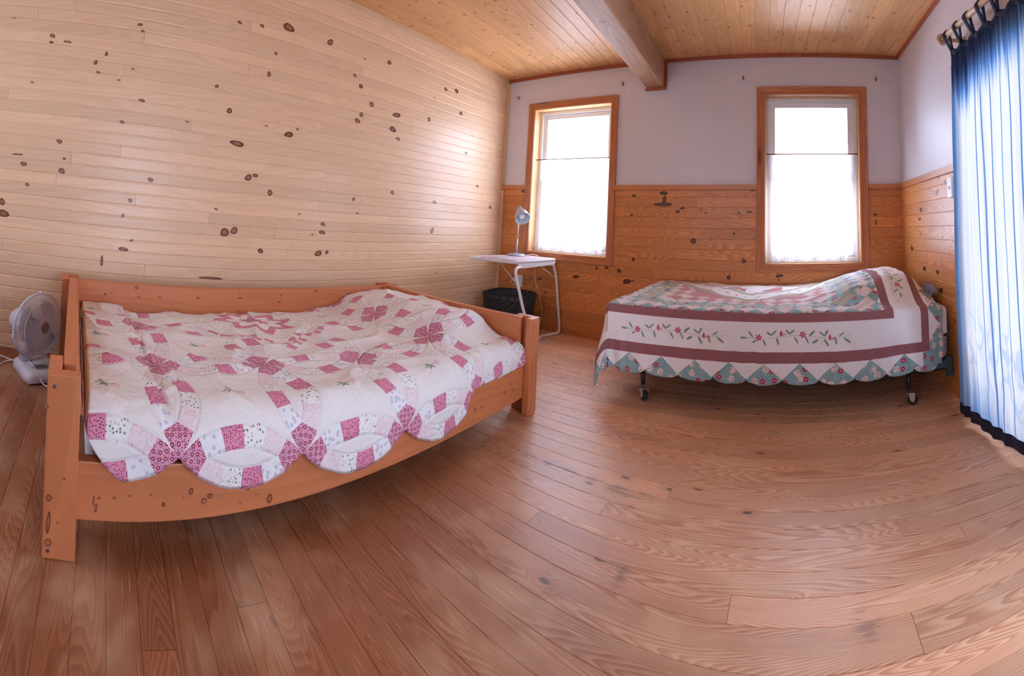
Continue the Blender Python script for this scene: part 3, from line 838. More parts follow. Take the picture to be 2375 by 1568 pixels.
# lace strip hanging at the end
lb = MB(); rg = random.Random(4)
for k in range(36):
    y0 = 2.505 + .9 * k / 36
    ln = .075 + .012 * math.sin(k * 1.9)
    lb.face([(.8785, y0, .325), (.8785, y0 + .025, .325), (.880, y0 + .022, .325 - ln), (.880, y0 + .012, .325 - ln - .012), (.880, y0 + .003, .325 - ln)])
lb.build('lace_trim', M_sheet, lo2, weld=False)
mt = MB(); mt.box((-1.02, 2.478, .349), (.884, 3.44, .522)); mo2 = mt.build('mattress', M_sheet, bevel=.035, seg=5)
tag(mo2, 'white sheeted mattress with its corner showing under the blue bordered quilt', 'mattress')
b = MB(); pz = [(-1.018, 2.476), (.882, 2.476), (.882, 3.442), (-1.018, 3.442)]
b.tube(fillet([(p[0], p[1], .37) for p in pz] + [(pz[0][0], pz[0][1], .37)], .04), .0045, 6); b.build('piping', M_sheet, mo2)

# ---- blue bordered quilt
QZ = .535
SX = 1.475; SW, TW = 2.347, 1.47
def q2_top(x, y):
    z = QZ + .004 + .012 * ss(y, 2.7, 3.4) * ss(-x, -.2, .9)
    z += .150 * ss(x, .04, .60) * (1 - .80 * ss(x, .70, .90)) * ss(y, 2.46, 2.82) * (1 - .25 * ss(y, 3.2, 3.5))
    return z
NS = [.078, .268, .458, .648, .843, 1.038, 1.216, 1.409, 1.604, 1.796, 1.969, 2.128, 2.30]
def scal(a, lst):
    """scallop hem: 0 at the lowest, .03 at the notches"""
    for i in range(len(lst) - 1):
        if lst[i] <= a <= lst[i + 1]:
            h = (lst[i + 1] - lst[i]) / 2; q = (a - lst[i]) / h - 1
            return .032 * (1 - math.sqrt(max(0, 1 - q * q * .98)))
    return .032
NT = [.05 + .19 * k for k in range(-1, 9)]
def rnd_drop(e, r):
    """distance past the edge -> (outwards, down) with a rounded edge of radius r"""
    L = r * PI / 2
    if e <= 0: return e, 0.0
    if e < L: a = e / r; return r * math.sin(a), r * (1 - math.cos(a))
    return r, r + (e - L)
def q2_pos(s, t):
    r = .045; xe, ye = -1.055, 2.475        # where the cloth starts to roll over
    sl = .40 - s; tl = .40 - t              # past the left / front edges
    x, y = s - SX, 2.475 + (t - .40)
    if sl > 0 and tl > 0:
        R = math.hypot(sl, tl); ph = math.atan2(tl, sl)
        o, d = rnd_drop(R, r)
        bul = 1 + .9 * math.sin(2 * ph) ** 2 * ss(d, .05, .35) + .25 * math.sin(6 * ph) * ss(d, .1, .4)
        o2 = o + .036 * bul * ss(d, .03, .4)
        x = xe - o2 * math.cos(ph); y = ye - o2 * math.sin(ph) * .95
        z = q2_top(xe, ye) - d
    elif sl > 0:
        o, d = rnd_drop(sl, r); x = xe - o - .045 * ss(d, .03, .4); z = q2_top(xe, y) - d
        x -= .02 * mnoise.noise(Vector((t * 9, d * 2, 2))) * ss(d, .05, .3)
    elif tl > 0:
        o, d = rnd_drop(tl, r); y = ye - o; 
        xs = min(x, .86); z = q2_top(xs, ye) - d
        f = mnoise.noise(Vector((s * 8, d * 1.6, 7))) * .020 + mnoise.noise(Vector((s * 23, d * 3, 3))) * .006
        y -= abs(f) * ss(d, .04, .3) + .006
        z += .02 * ss(x, .3, .7) * ss(d, .05, .3)
    else:
        z = q2_top(x, y)
    if tl <= 0 or sl <= 0:
        p = Vector((s * 3.2 + t * 2, t * 3.6 - s * .8, 1.7)); on = 1 - ss(max(sl, tl), -.05, .08)
        z += (mnoise.noise(p) * .009 + mnoise.noise(p * 2.6) * .006 + (1 - abs(mnoise.noise(Vector((s * 5 - t * 3, t * 4 + s * 1.5, 4))))) ** 6 * .008) * on
    if x > .70: x = .70 + (x - .70) * .76
    y = min(y, 3.515)
    return x, y, max(z, .012)
def quilt2():
    V, UVs = [], []
    ns, nt = 330, 210
    S = sorted(set([SW * k / ns for k in range(ns + 1)] + [q for q in NS]))
    for s in S:
        for k in range(nt + 1):
            f = k / nt
            # hem: scalloped at the front, left and head end; rounded corners
            tf = scal(s, NS); t = tf + (TW - tf) * f
            sl = scal(t, NT); s2 = s
            wl = ss(.30, 0, .30) 
            s2 = s + sl * (1 - min(1, s / .25)) if s < .25 else s
            s2 = s2 - sl * (1 - min(1, (SW - s) / .25)) if s > SW - .25 else s2
            # pull the two front corners round
            cx_ = min(s2, SW - s2); 
            if cx_ < .05 and t < .05:
                a = .05 - cx_; b_ = .05 - t; Rr = math.hypot(a, b_); m_ = max(a, b_)
                if Rr > 1e-6:
                    k_ = m_ / Rr
                    a2, b2 = a * k_, b_ * k_
                    cx2 = .05 - a2; t = .05 - b2
                    s2 = cx2 if s2 < SW / 2 else SW - cx2
            V.append(q2_pos(s2, t)); UVs.append((s2, t))
    n = nt + 1; F = [(i * n + k, (i + 1) * n + k, (i + 1) * n + k + 1, i * n + k + 1) for i in range(len(S) - 1) for k in range(nt)]
    me = bpy.data.meshes.new('quilt'); me.from_pydata(V, [], F)
    ul = me.uv_layers.new(name='UVMap'); idx = np.zeros(len(me.loops), dtype=np.int32); me.loops.foreach_get('vertex_index', idx)
    ul.data.foreach_set('uv', np.array(UVs, dtype=np.float32)[idx].ravel())
    me.polygons.foreach_set('use_smooth', np.ones(len(F), dtype=bool))
    o = bpy.data.objects.new('quilt', me); COL.objects.link(o)
    so = o.modifiers.new('thickness', 'SOLIDIFY'); so.thickness = .006; so.offset = -1
    return o
def mat_quilt2():
    g = G('paisley_border_patchwork')
    s, t = g.uv()
    rs = SW - s
    m = g.mn(g.mn(s, rs), t)                       # distance to the nearest hem
    front = (t < g.mn(s, rs) + .0001)
    al = s * front + t * (1 - front)               # runs along that hem
    white = srgb(250, 248, 249)
    # printed cloths
    d1, a1_, b1_ = g.voro(s, t, 17, rnd=.7)
    d2, a2_, b2_ = g.voro(s + .37, t + .11, 120)
    teal = g.mix(g.noise(s, t, 0, 24, 1), srgb(134, 172, 178), srgb(158, 192, 196))
    pad = (a1_ > .42)
    pais = (1 - g.sm(d1, .30, .33)) * pad
    dots = (1 - g.sm(d2, .26, .34)) * (a2_ > .5)
    pcol = g.mix(dots, srgb(238, 226, 218), srgb(150, 70, 84))
    rose = (1 - g.sm(d1, .20, .26)) * (1 - pad)
    rcol = g.mix(g.sm(d1, .03, .12), srgb(238, 190, 190), srgb(188, 46, 76))
    tealp = g.mix(rose, g.mix(pais, teal, pcol), rcol)
    tealp = g.mix((1 - g.sm(d2, .16, .24)) * (a2_ > .86) * (1 - pais), tealp, srgb(232, 236, 236))
    creamp = g.mix(pais * .35, srgb(236, 226, 222), srgb(205, 170, 170)); creamp = g.mix(dots * .6, creamp, srgb(196, 120, 130))
    d3, a3_, b3_ = g.voro(s, t, 140)
    olive = g.mix((1 - g.sm(d3, .25, .4)) * (a3_ > .4), srgb(184, 178, 158), srgb(222, 216, 200))
    pink = g.mix((1 - g.sm(d3, .2, .35)) * (a3_ > .5) * .6, srgb(204, 142, 146), srgb(226, 186, 186))
    st = ((al * (1 / .0068)).frac)
    burg = g.mix(g.sm(st, .30, .40) * (1 - g.sm(st, .72, .82)), srgb(136, 84, 90), srgb(186, 130, 134))
    # scalloped edge: teal points between white triangles
    ph = ((al - .078) * (1 / .19)).frac - .5
    tri = m < (.112 - ph.abs * .168)
    edge = g.mix(tri, white, tealp)
    corner = (g.mn(s, rs) < .165) * (t < .165)
    edge = g.mix(corner, edge, tealp)
    # inner field of patches set on their points
    P_ = .105
    fx = s - .375; fy = t - .375; fr_ = rs - .375
    ca = ((fx + fy) * (1 / P_)); cb = ((fx - fy) * (1 / P_))
    ia = ca.floor + .5; ib = cb.floor + .5
    cxs = (ia + ib) * (P_ / 2); cys = (ia - ib) * (P_ / 2)       # middle of the patch
    din = g.mn(g.mn(cxs, cys), (SW - .75) - cxs) * (2 / P_)
    ring = (din + .05).floor
    patch = g.mix((ring > -.5) * (ring < .5), white, tealp)
    patch = g.mix((ring > .5) * (ring < 1.5), patch, creamp)
    patch = g.mix((ring > 1.5) * (ring < 2.5), patch, tealp)
    patch = g.mix((ring > 2.5) * (ring < 3.5), patch, olive)
    patch = g.mix((ring > 3.5) * (ring < 4.5), patch, tealp)
    patch = g.mix((ring > 4.5) * (ring < 5.5), patch, creamp)
    patch = g.mix(ring > 5.5, patch, pink)
    patch = g.mix((ring > 6.5) * (ring < 7.5), patch, creamp)
    # big diamond medallion
    D = (t - .70) - (s - 1.19).abs * .92
    embx = ((s - 1.19).abs * (1 / .14)).frac - .5; emby = D - .15
    med = g.mix((D > .075) * (D < .225), olive, white)
    lf = ell(g, embx * .14, emby, -.03, 0, .022, .007, .6); lf2 = ell(g, embx * .14, emby, .035, .004, .010, .010, 0)
    med = g.mix((lf < 1) * (D > .075) * (D < .225), med, srgb(150, 165, 150)); med = g.mix((lf2 < 1) * (D > .075) * (D < .225) , med, srgb(196, 70, 96))
    med = g.mix(D > .285, med, white)
    med = g.mix((D > .30) * ((s - 1.19).abs > .06) * ((s - 1.19).abs < .2) * (D < .40), med, pink)
    field = g.mix(D > 0, patch, med)
    # embroidered vine in the white band
    per = .685
    w = ((al - .500) * (1 / per)).frac * per + ((al > 1.84) + (al < .5)) * 5
    b_ = m - .248
    b_ = b_ + (w * 16).sin * .008
    vine = (b_.abs < .0012) * (w < .60)
    leaf = None; flower = None
    leaves = [(.015, -.004, .020, .0055, .1), (.055, .020, .020, .005, -.9), (.075, -.016, .014, .005, .6), (.130, -.022, .020, .005, -1.1), (.155, .022, .018, .005, -.7), (.180, .024, .018, .005, .7), (.200, -.022, .020, .0055, -1.3), (.255, .020, .018, .005, -.9), (.278, .020, .018, .005, .6), (.300, -.024, .020, .005, -1.0), (.358, -.020, .019, .005, -1.1), (.385, .018, .022, .006, .8), (.402, -.022, .020, .006, .6), (.440, .020, .019, .005, -.6), (.462, .026, .019, .006, 1.1), (.462, -.024, .022, .006, -1.0), (.512, -.014, .022, .006, -1.3), (.575, -.022, .026, .006, -.7), (.545, .014, .018, .004, .5)]
    for (cx, cy, a, b2, ro) in leaves:
        e_ = ell(g, w, b_, cx, cy, a, b2, ro); leaf = e_ if leaf is None else g.mn(leaf, e_)
    band = g.mix(vine * .7, white, srgb(170, 180, 176))
    band = g.mix(leaf < 1, band, srgb(138, 162, 146))
    for (cx, cy) in ((.098, .004), (.335, .006)):
        dx = w - cx; dy = b_ - cy; rr = hyp(g, dx, dy); an = g.math('ARCTAN2', dy, dx)
        pet = ((an * (6 / (2 * PI)) + .25).frac - .5).abs * 2
        band = g.mix(rr < .021 - pet * .013, band, srgb(206, 84, 108)); band = g.mix(rr < .005, band, srgb(236, 170, 170))
    for (cx, cy) in ((.225, .010), (.487, -.002)):
        e1 = ell(g, w, b_, cx - .006, cy + .006, .014, .006, 1.4); e2 = ell(g, w, b_, cx + .006, cy - .002, .014, .006, .3)
        band = g.mix(e2 < 1, band, srgb(238, 168, 152)); band = g.mix(e1 < 1, band, srgb(204, 74, 100))
    col = g.mix(m > .112, edge, burg)
    col = g.mix(m > .170, col, band)
    col = g.mix(m > .325, col, burg)
    col = g.mix(m > .375, col, field)
    wr = g.noise(s * 8 + t * 3, t * 8 - s * 3, 0, 1, 3, .6, .5); fine = g.noise(s, t, 1, 60, 1, .6)
    return g.done(g.bsdf(col, .85, 0, bump=wr * 1.2 + fine * .25, bstr=.5, bdist=.012, spec=.2, sheen=.1))
q2 = quilt2(); q2.data.materials.append(mat_quilt2())
tag(q2, 'white quilt with burgundy striped bands and blue paisley scalloped edge on the folding bed', 'quilt')
# fringed corner of a throw peeping out at the head end
b = MB(); rg = random.Random(3)
M_fr = simple('grey_lilac_yarn', srgb(176, 172, 190), .9)
b.box((.70, 2.70, .5235), (.862, 3.0, .5295)); th = b.build('throw_blanket', M_fr)
tag(th, 'grey lilac throw with a fringe poking out from under the blue bordered quilt', 'blanket')
b = MB()
for k in range(44):
    y = 2.735 + .20 * (k / 44) + rg.uniform(-.004, .004); d1 = rg.uniform(.0, .05); L_ = rg.uniform(-.012, .012)
    b.tube([(.862, y, .527), (.872, y - d1 * .1, .56 + L_), (.884, y - d1 * .4, .598 + L_), (.888 - abs(L_), y - d1, .585 + L_ * 2), (.886, y - d1 * 1.5, .570 + L_ * 2)], [.003, .003, .0028, .0022, .0010], 5)
b.build('fringe', M_fr, th, weld=False)

# ================================================================== tray table in the corner
M_plast = simple('white_plastic', srgb(236, 234, 236), .35, var=.02)
M_wtube = simple('white_tube', srgb(238, 236, 238), .28, var=.02)
TT = tag(empty('tray_table', (-2.25, 3.2, 0)), 'white folding tray table with bent tube legs in the corner below the window', 'table')
TC = [np.array(p) for p in ((-2.535, 2.80), (-2.105, 2.885), (-2.055, 3.475), (-2.50, 3.475))]
def round_poly(C, r, n=5):
    out = []
    for i in range(len(C)):
        a, b, c = C[i - 1], C[i], C[(i + 1) % len(C)]
        p = b + (a - b) / np.linalg.norm(a - b) * r; q = b + (c - b) / np.linalg.norm(c - b) * r
        for k in range(n + 1):
            t = k / n; out.append((1 - t) ** 2 * p + 2 * t * (1 - t) * b + t * t * q)
    return out
def loft(b, rings, cap0=True, cap1=True, smooth=True):
    n = len(rings[0])
    for i in range(len(rings) - 1):
        for k in range(n): b.face([rings[i][k], rings[i][(k + 1) % n], rings[i + 1][(k + 1) % n], rings[i + 1][k]], None, .5, 0, smooth)
    if cap0: b.face(rings[0][::-1], None, .5)
    if cap1: b.face(rings[-1], None, .5)
cen = sum(TC) / 4
def ring(C, z, inset, r=.035):
    C2 = [c + (cen - c) / np.linalg.norm(cen - c) * inset * 1.35 for c in C]
    return [(p[0], p[1], z) for p in round_poly(C2, r)]
b = MB()
loft(b, [ring(TC, .640, .012), ring(TC, .642, .004), ring(TC, .662, 0), ring(TC, .667, .003), ring(TC, .667, .010), ring(TC, .661, .020)])
b.build('tabletop', M_plast, TT)
# apron under the open side
e1, e2 = TC[1], TC[2]; ed = (e2 - e1) / np.linalg.norm(e2 - e1); en = np.array([ed[1], -ed[0]])
def ap(d, off, z): p = e1 + ed * d + en * off; return (p[0], p[1], z)
LE = np.linalg.norm(e2 - e1); b = MB()
pr = [(.035, .642), (LE - .01, .642), (LE - .03, .612), (.13, .600), (.105, .604)]
A_ = [ap(d, -.004, z) for d, z in pr]; B_ = [ap(d, -.022, z) for d, z in pr]
b.face(A_); b.face(B_[::-1])
for i in range(len(pr)): j = (i + 1) % len(pr); b.face([A_[i], B_[i], B_[j], A_[j]])
b.build('apron', M_plast, TT, bevel=.003)
LR = .0122
legA = fillet([(-2.115, 3.03, .612), (-2.093, 2.878, .612), (-2.055, 2.985, .262), (-2.02, 3.05, .10), (-2.0, 3.09, .0125)], .075, 8)
legB = fillet([(-2.09, 3.40, .614), (-2.078, 3.455, .612), (-2.068, 3.50, .50), (-2.025, 3.515, .10), (-2.01, 3.508, .0125), (-2.06, 3.28, .0125)], .06, 8)
b = MB(); b.tube(legA, LR, 12); lA = b.build('leg', M_wtube, TT)
b = MB(); b.tube(legB, LR, 12); lB = b.build('leg', M_wtube, TT)
b = MB(); b.tube(fillet([(-2.0, 3.09, .0125), (-2.06, 3.28, .0125)], .03), LR, 12); b.build('foot_bar', M_wtube, TT)
M_hole = simple('dark_hole', srgb(60, 58, 60), .6)
for k in range(4):
    p = np.array([-2.045, 3.508, .30]) + (np.array([-2.03, 3.513, .15]) - np.array([-2.045, 3.508, .30])) * k / 3
    b = MB(); n_ = -p / np.linalg.norm(p); n_[2] = 0; n_ /= np.linalg.norm(n_)
    b.lathe([(.0001, .0006), (.0032, .0004), (.0034, -.0006)], 10, Matrix.Translation(p + n_ * LR) @ Vector(n_).to_track_quat('Z', 'Y').to_matrix().to_4x4()); b.build('adjusting_hole', M_hole, lB)
b = MB(); b.tube([(-2.075, 2.935, .455), (-2.28, 2.93, .636)], .0036, 8); b.build('brace', M_wtube, TT)
b = MB(); b.tube([(-2.062, 3.505, .485), (-2.25, 3.36, .640)], .0036, 8); b.build('brace', M_wtube, TT)

# woven mat on it
g = G('woven_mat_cloth'); x, y, z = g.obj()
d_, r_, _q = g.voro(x, y, 90, rnd=.4)
rows = ((x * .98 + y * .2) * 70).sin
c = g.mix(g.sm(d_, .2, .45) * .5, srgb(214, 200, 206), srgb(168, 150, 160)); c = g.mix((r_ > .75) * .6, c, srgb(206, 150, 166))
M_mat = g.done(g.bsdf(c, .9, 0, bump=d_, bstr=.6, bdist=.004))
MC = [np.array(p) for p in ((-2.478, 2.905), (-2.135, 2.955), (-2.105, 3.43), (-2.47, 3.42))]
mcen = sum(MC) / 4
b = MB(); NM = 34
def edge_pts(z, infl):
    out = []
    for i in range(4):
        a, c_ = MC[i], MC[(i + 1) % 4]
        for k in range(NM):
            p = a + (c_ - a) * k / NM; dirn = np.array([(c_ - a)[1], -(c_ - a)[0]]); dirn /= np.linalg.norm(dirn)
            p = p + dirn * (.0035 * math.cos(k * PI)) + (mcen - p) * infl
            out.append((p[0], p[1], z))
    return out
loft(b, [edge_pts(.662, 0), edge_pts(.6655, -.002), edge_pts(.6665, .02)]); po = b.build('placemat', M_mat)
tag(po, 'pale woven placemat under the desk lamp on the white tray table', 'placemat')

# desk lamp
M_silver = simple('silver_paint', srgb(186, 192, 204), .32, .35, var=.02)
M_inner = simple('shade_inside', srgb(224, 232, 236), .45, var=.02)
M_bulb = simple('frosted_bulb', srgb(246, 246, 248), .25, var=.01)
LX, LY, LZ = -2.42, 3.345, .667
DL = tag(empty('desk_lamp', (LX, LY, LZ)), 'silver desk lamp with bell shaped shade standing on the tray table', 'lamp')
b = MB(); b.lathe([(.0001, .0005), (.082, .0005), (.085, .004), (.084, .012), (.078, .017), (.03, .022), (.012, .026), (.0001, .026)], 40, Matrix.Translation((LX, LY, LZ))); b.build('base', M_silver, DL)
hv = np.array([.0885, -.0594, -.09]); hv /= np.linalg.norm(hv)
hc = np.array([LX + .004, LY + .0, 1.105])          # top of the lamp head
b = MB(); b.tube([(LX, LY, LZ + .02), (LX + .002, LY, LZ + .16)], .0085, 14); b.build('pole', M_silver, DL)
nb = fillet([(LX + .002, LY, LZ + .155), (LX + .004, LY - .001, LZ + .30), (LX - .012, LY + .012, 1.03), tuple(hc + hv * .02)], .05)
b = MB(); b.tube(nb, .006, 12); b.build('gooseneck', M_silver, DL)
Mh = Matrix.Translation(hc) @ Vector(hv).to_track_quat('Z', 'Y').to_matrix().to_4x4()
b = MB(); b.lathe([(.0001, -.014), (.022, -.012), (.028, -.002), (.029, .028), (.033, .040), (.052, .060), (.063, .090), (.069, .130), (.071, .146), (.0685, .146)], 40, Mh); sh_ = b.build('lamp_shade', M_silver, DL, smooth=True)
b = MB(); b.lathe([(.0685, .1455), (.066, .128), (.060, .092), (.049, .064), (.030, .046), (.0001, .044)], 40, Mh); b.build('reflector', M_inner, sh_, smooth=True)
b = MB(); b.lathe([(.0001, .132), (.012, .130), (.024, .120), (.028, .104), (.024, .086), (.014, .070), (.013, .046)], 24, Mh); b.build('bulb', M_bulb, DL, smooth=True)
cord = fillet([(LX + .07, LY + .04, LZ + .006), (LX + .12, LY + .10, LZ + .02), (LX + .15, LY + .15, LZ + .004), (-2.30, 3.486, .650), (-2.312, 3.505, .55), (-2.305, 3.507, .44), (-2.245, 3.507, .33), (-2.222, 3.507, .24), (-2.20, 3.507, .12), (-2.24, 3.51, .010), (-2.40, 3.515, .008), (-2.50, 3.518, .10), (-2.50, 3.505, .34), (-2.545, 3.505, .42)], .04)
b = MB(); b.tube(cord, .0028, 8); b.build('cord', M_plast, DL)
b = MB(); b.box((-2.548, 3.482, .405), (-2.515, 3.536, .432)); b.build('plug', M_plast, DL, bevel=.004)
lp = [(-2.535 + .030 * math.cos(a), 3.49 + .006 * math.sin(3 * a), .405 + .035 * math.sin(a)) for a in np.linspace(0, 2 * PI * 1.9, 40)]
b = MB(); b.tube(lp, .0024, 7); b.build('cord_coil', M_plast, DL)

# outlet on the wall behind it
WO = tag(empty('wall_outlet', (-2.505, YB - .011, .41)), 'white electrical outlet on the amber panelling behind the tray table', 'outlet')
b = MB(); b.box((-2.541, YB - .0165, .352), (-2.470, YB - .0105, .466)); b.build('cover_plate', M_plast, WO, bevel=.002)
for zz in (.388, .430):
    b = MB(); b.lathe([(.0001, .002), (.015, .002), (.0165, 0)], 20, Matrix.Translation((-2.505, YB - .0165, zz)) @ Matrix.Rotation(PI / 2, 4, 'X') @ Matrix.Diagonal((1, .85, 1, 1))); sk = b.build('socket', M_plast, WO)
    for dx in (-.0055, .0055):
        b = MB(); b.box((-2.505 + dx - .0009, YB - .0195, zz - .003), (-2.505 + dx + .0009, YB - .0183, zz + .005)); b.build('slot', M_hole, sk)

# black woven basket
g = G('black_woven_strap'); u, v = g.uv()
iu, iv = (u * (1 / .024)).floor, (v * (1 / .024)).floor
par = (((iu + iv) * .5).frac > .25)
fu, fv = (u * (1 / .024)).frac - .5, (v * (1 / .024)).frac - .5
hh = (1 - fu * fu * 4) * par + (1 - fv * fv * 4) * (1 - par)
nz = g.noise(iu * 3.7, iv * 5.1, 0, 1, 0)
c = g.mix(nz, srgb(20, 24, 28), srgb(44, 50, 56))
M_bask = g.done(g.bsdf(c, .42, 0, bump=hh, bstr=.7, bdist=.004, spec=.5))
BK = tag(empty('wastebasket', (-2.37, 3.26, 0)), 'black woven strap wastebasket under the white tray table', 'basket')
bc = np.array([-2.375, 3.215]); ux = np.array([math.cos(.25), math.sin(.25)]); uy = np.array([-ux[1], ux[0]])
def bring(z, sx, sy, n=72, zig=0):
    out = []
    for k in range(n):
        a = 2 * PI * k / n; ca, sa = math.cos(a), math.sin(a)
        p = bc + ux * sx * math.copysign(abs(ca) ** .72, ca) + uy * sy * math.copysign(abs(sa) ** .72, sa)
        dz = zig * (k % 2) + .022 * (abs(ca) ** 3)
        out.append((p[0], p[1], z - (dz if z > .2 else 0)))
    return out
b = MB(); per = 1.35
rings = [bring(z, .19 + .055 * z / .36, .140 + .030 * z / .36) for z in np.linspace(.004, .352, 8)]
inner = [bring(z, .184 + .055 * z / .36, .134 + .030 * z / .36) for z in np.linspace(.352, .012, 8)]
allr = rings + inner; n = 72; zs_ = list(np.linspace(.004, .352, 8)) + list(np.linspace(.352, .012, 8))
for i in range(len(allr) - 1):
    for k in range(n):
        b.face([allr[i][k], allr[i][(k + 1) % n], allr[i + 1][(k + 1) % n], allr[i + 1][k]], [(per * k / n, zs_[i]), (per * (k + 1) / n, zs_[i]), (per * (k + 1) / n, zs_[i + 1]), (per * k / n, zs_[i + 1])], .5, 0, True)
b.face(allr[0][::-1]); b.face(allr[-1])
b.build('body', M_bask, BK)
b = MB(); b.tube([(p[0], p[1], p[2] + .002) for p in bring(.352, .241, .167)], .0055, 8, closed=True); rim = b.build('rim', M_bask, BK)
M_gold = simple('brass_staple', srgb(150, 120, 70), .35, .8)
rp = bring(.350, .238, .164)
for k in range(6, 34, 4):
    p = rp[k]; b = MB(); b.box((p[0] - .005, p[1] - .003, p[2] - .010), (p[0] + .005, p[1] + .003, p[2] + .0085)); b.build('staple', M_gold, rim)
hc2 = bring(.27, .19 + .055 * .75 + .004, .14 + .03 * .75 + .004)
b = MB(); hk = [hc2[(k) % 72] for k in range(66, 73)]; hk = [(p[0] + .004, p[1] - .003, .285 - .035 * math.sin(PI * i / 6)) for i, p in enumerate(hk)]; b.tube(hk, .005, 8); b.build('handle', M_bask, BK)

# ================================================================== fan by the near end of the wooden bed
M_fan = simple('fan_plastic', srgb(222, 216, 220), .35, var=.02)
M_blue = simple('fan_ring_plastic', srgb(206, 216, 232), .35, var=.02)
M_panel = simple('fan_panel_grey', srgb(150, 150, 142), .4, var=.02)
g = G('fan_blade_plastic'); bs = g.bsdf(srgb(196, 192, 206), .25); tb = g.n('BsdfTransparent'); mxn = g.n('MixShader'); mxn.inputs[0].default_value = .6
g.l(tb.outputs[0], mxn.inputs[1]); g.l(bs, mxn.inputs[2]); M_blade = g.done(mxn.outputs[0])
FC = np.array([-2.185, -.262, .252]); ff = np.array([.62, .76, .10]); ff /= np.linalg.norm(ff)
FN = tag(empty('desk_fan', (-2.22, -.30, 0)), 'white desk fan with round wire guard beside the near end of the wooden bed', 'fan')
Mf = Matrix.Translation(FC) @ Vector(ff).to_track_quat('Z', 'Y').to_matrix().to_4x4()
def fp(x, y, z): return np.array(Mf @ Vector((x, y, z)))
GR = .158
def guard(name, prof, nw, mat, w, rings_):
    b = MB()
    for k in range(nw):
        a = 2 * PI * k / nw; tw = .10
        b.tube([fp(r * math.cos(a + tw * (1 - r / GR)), r * math.sin(a + tw * (1 - r / GR)), z) for r, z in prof], w, 5, caps=False)
    for (r, z, ww) in rings_:
        b.tube([fp(r * math.cos(2 * PI * k / 64), r * math.sin(2 * PI * k / 64), z) for k in range(64)], ww, 6, closed=True)
    o = b.build(name, mat, FN, weld=False); return o
fg = guard('front_guard', [(.034, .050), (.07, .048), (.11, .042), (.140, .028), (.154, .010), (GR, .0)], 88, M_fan, .00125, [(.122, .0385, .0014), (.148, .020, .0012)])
b = MB(); b.lathe([(.0001, .054), (.026, .054), (.028, .052)], 32, Mf); b.build('badge', simple('fan_badge', srgb(150, 120, 108), .4), fg)
b = MB(); b.lathe([(.028, .053), (.031, .0545), (.037, .053), (.039, .047), (.036, .046), (.028, .050)], 36, Mf); b.build('badge_ring', M_fan, fg)
rg2 = guard('rear_guard', [(.045, -.048), (.08, -.045), (.12, -.036), (.148, -.016), (GR, .0)], 72, M_fan, .00105, [(.10, -.041, .0012), (.14, -.022, .0012)])
b = MB(); b.lathe([(GR - .002, -.006), (GR + .004, -.006), (GR + .0055, 0), (GR + .004, .006), (GR - .002, .006), (GR - .003, 0), (GR - .002, -.006)], 72, Mf); b.build('guard_ring', M_blue, FN, smooth=True)
for a in (1.5, 3.3, 5.4):
    b = MB(); c_ = fp((GR + .007) * math.cos(a), (GR + .007) * math.sin(a), 0); b.box((-.006, -.004, -.009), (.006, .004, .009), M=Mf @ Matrix.Rotation(a, 4, 'Z') @ Matrix.Translation((GR + .007, 0, 0)) @ Matrix.Rotation(PI / 2, 4, 'Z')); b.build('clip', M_blue, FN, bevel=.001)
for q in range(3):
    b = MB(); a0 = 2 * PI * q / 3 + .6; nr, na = 10, 9; P_ = []
    for i in range(nr + 1):
        r = .024 + (.132 - .024) * i / nr; row = []
        wd = .42 + .62 * math.sin(min(1, i / nr * 1.1) * PI * .72) * (1 - .35 * (i / nr) ** 4)
        for j in range(na + 1):
            f = j / na - .5; a = a0 + f * wd * 1.75 + .25 * (i / nr)
            row.append(fp(r * math.cos(a), r * math.sin(a), f * .05 * (1 - .3 * i / nr)))
        P_.append(row)
    for i in range(nr):
        for j in range(na): b.face([P_[i][j], P_[i][j + 1], P_[i + 1][j + 1], P_[i + 1][j]], None, .5, 0, True)
    o = b.build('blade', M_blade, FN); so = o.modifiers.new('thickness', 'SOLIDIFY'); so.thickness = .0018
b = MB(); b.lathe([(.0001, .026), (.016, .025), (.026, .016), (.028, -.014), (.0001, -.014)], 28, Mf); b.build('hub', M_blade, FN, smooth=True)
b = MB(); b.lathe([(.030, -.044), (.052, -.050), (.058, -.064), (.060, -.130), (.055, -.165), (.038, -.188), (.0001, -.195)], 32, Mf); mh = b.build('motor_housing', M_fan, FN, smooth=True)
kb = fp(0, .0, -.140); b = MB(); b.tube([(kb[0], kb[1], kb[2] + .054), (kb[0], kb[1], kb[2] + .074), (kb[0], kb[1], kb[2] + .080)], [.005, .005, .008], 12); b.build('oscillation_knob', M_fan, mh)
nk = fp(0, 0, -.080); NB = np.array([-2.225, -.315, .060])
b = MB(); b.tube([NB, NB * .55 + nk * .45, (nk[0], nk[1], nk[2] - .045), nk - np.array([0, 0, .02])], [.036, .031, .026, .024], 20); b.build('neck', M_fan, FN, smooth=True)
fax = .55; fu_ = np.array([math.cos(fax), math.sin(fax)]); fw_ = np.array([-fu_[1], fu_[0]]); bcn = np.array([-2.205, -.245])
def fring(z, a, c_, front=0):
    C = [bcn + fu_ * (-a) + fw_ * (-c_), bcn + fu_ * a + fw_ * (-c_), bcn + fu_ * a + fw_ * c_, bcn + fu_ * (-a) + fw_ * c_]
    return [(p[0], p[1], z) for p in round_poly(C, .045, 7)]
b = MB(); loft(b, [fring(.006, .108, .098), fring(.010, .114, .104), fring(.040, .112, .102), fring(.054, .102, .092), fring(.060, .085, .075)]); fb = b.build('base', M_fan, FN)
b = MB(); pc = bcn + fu_ * .052 + fw_ * -.01
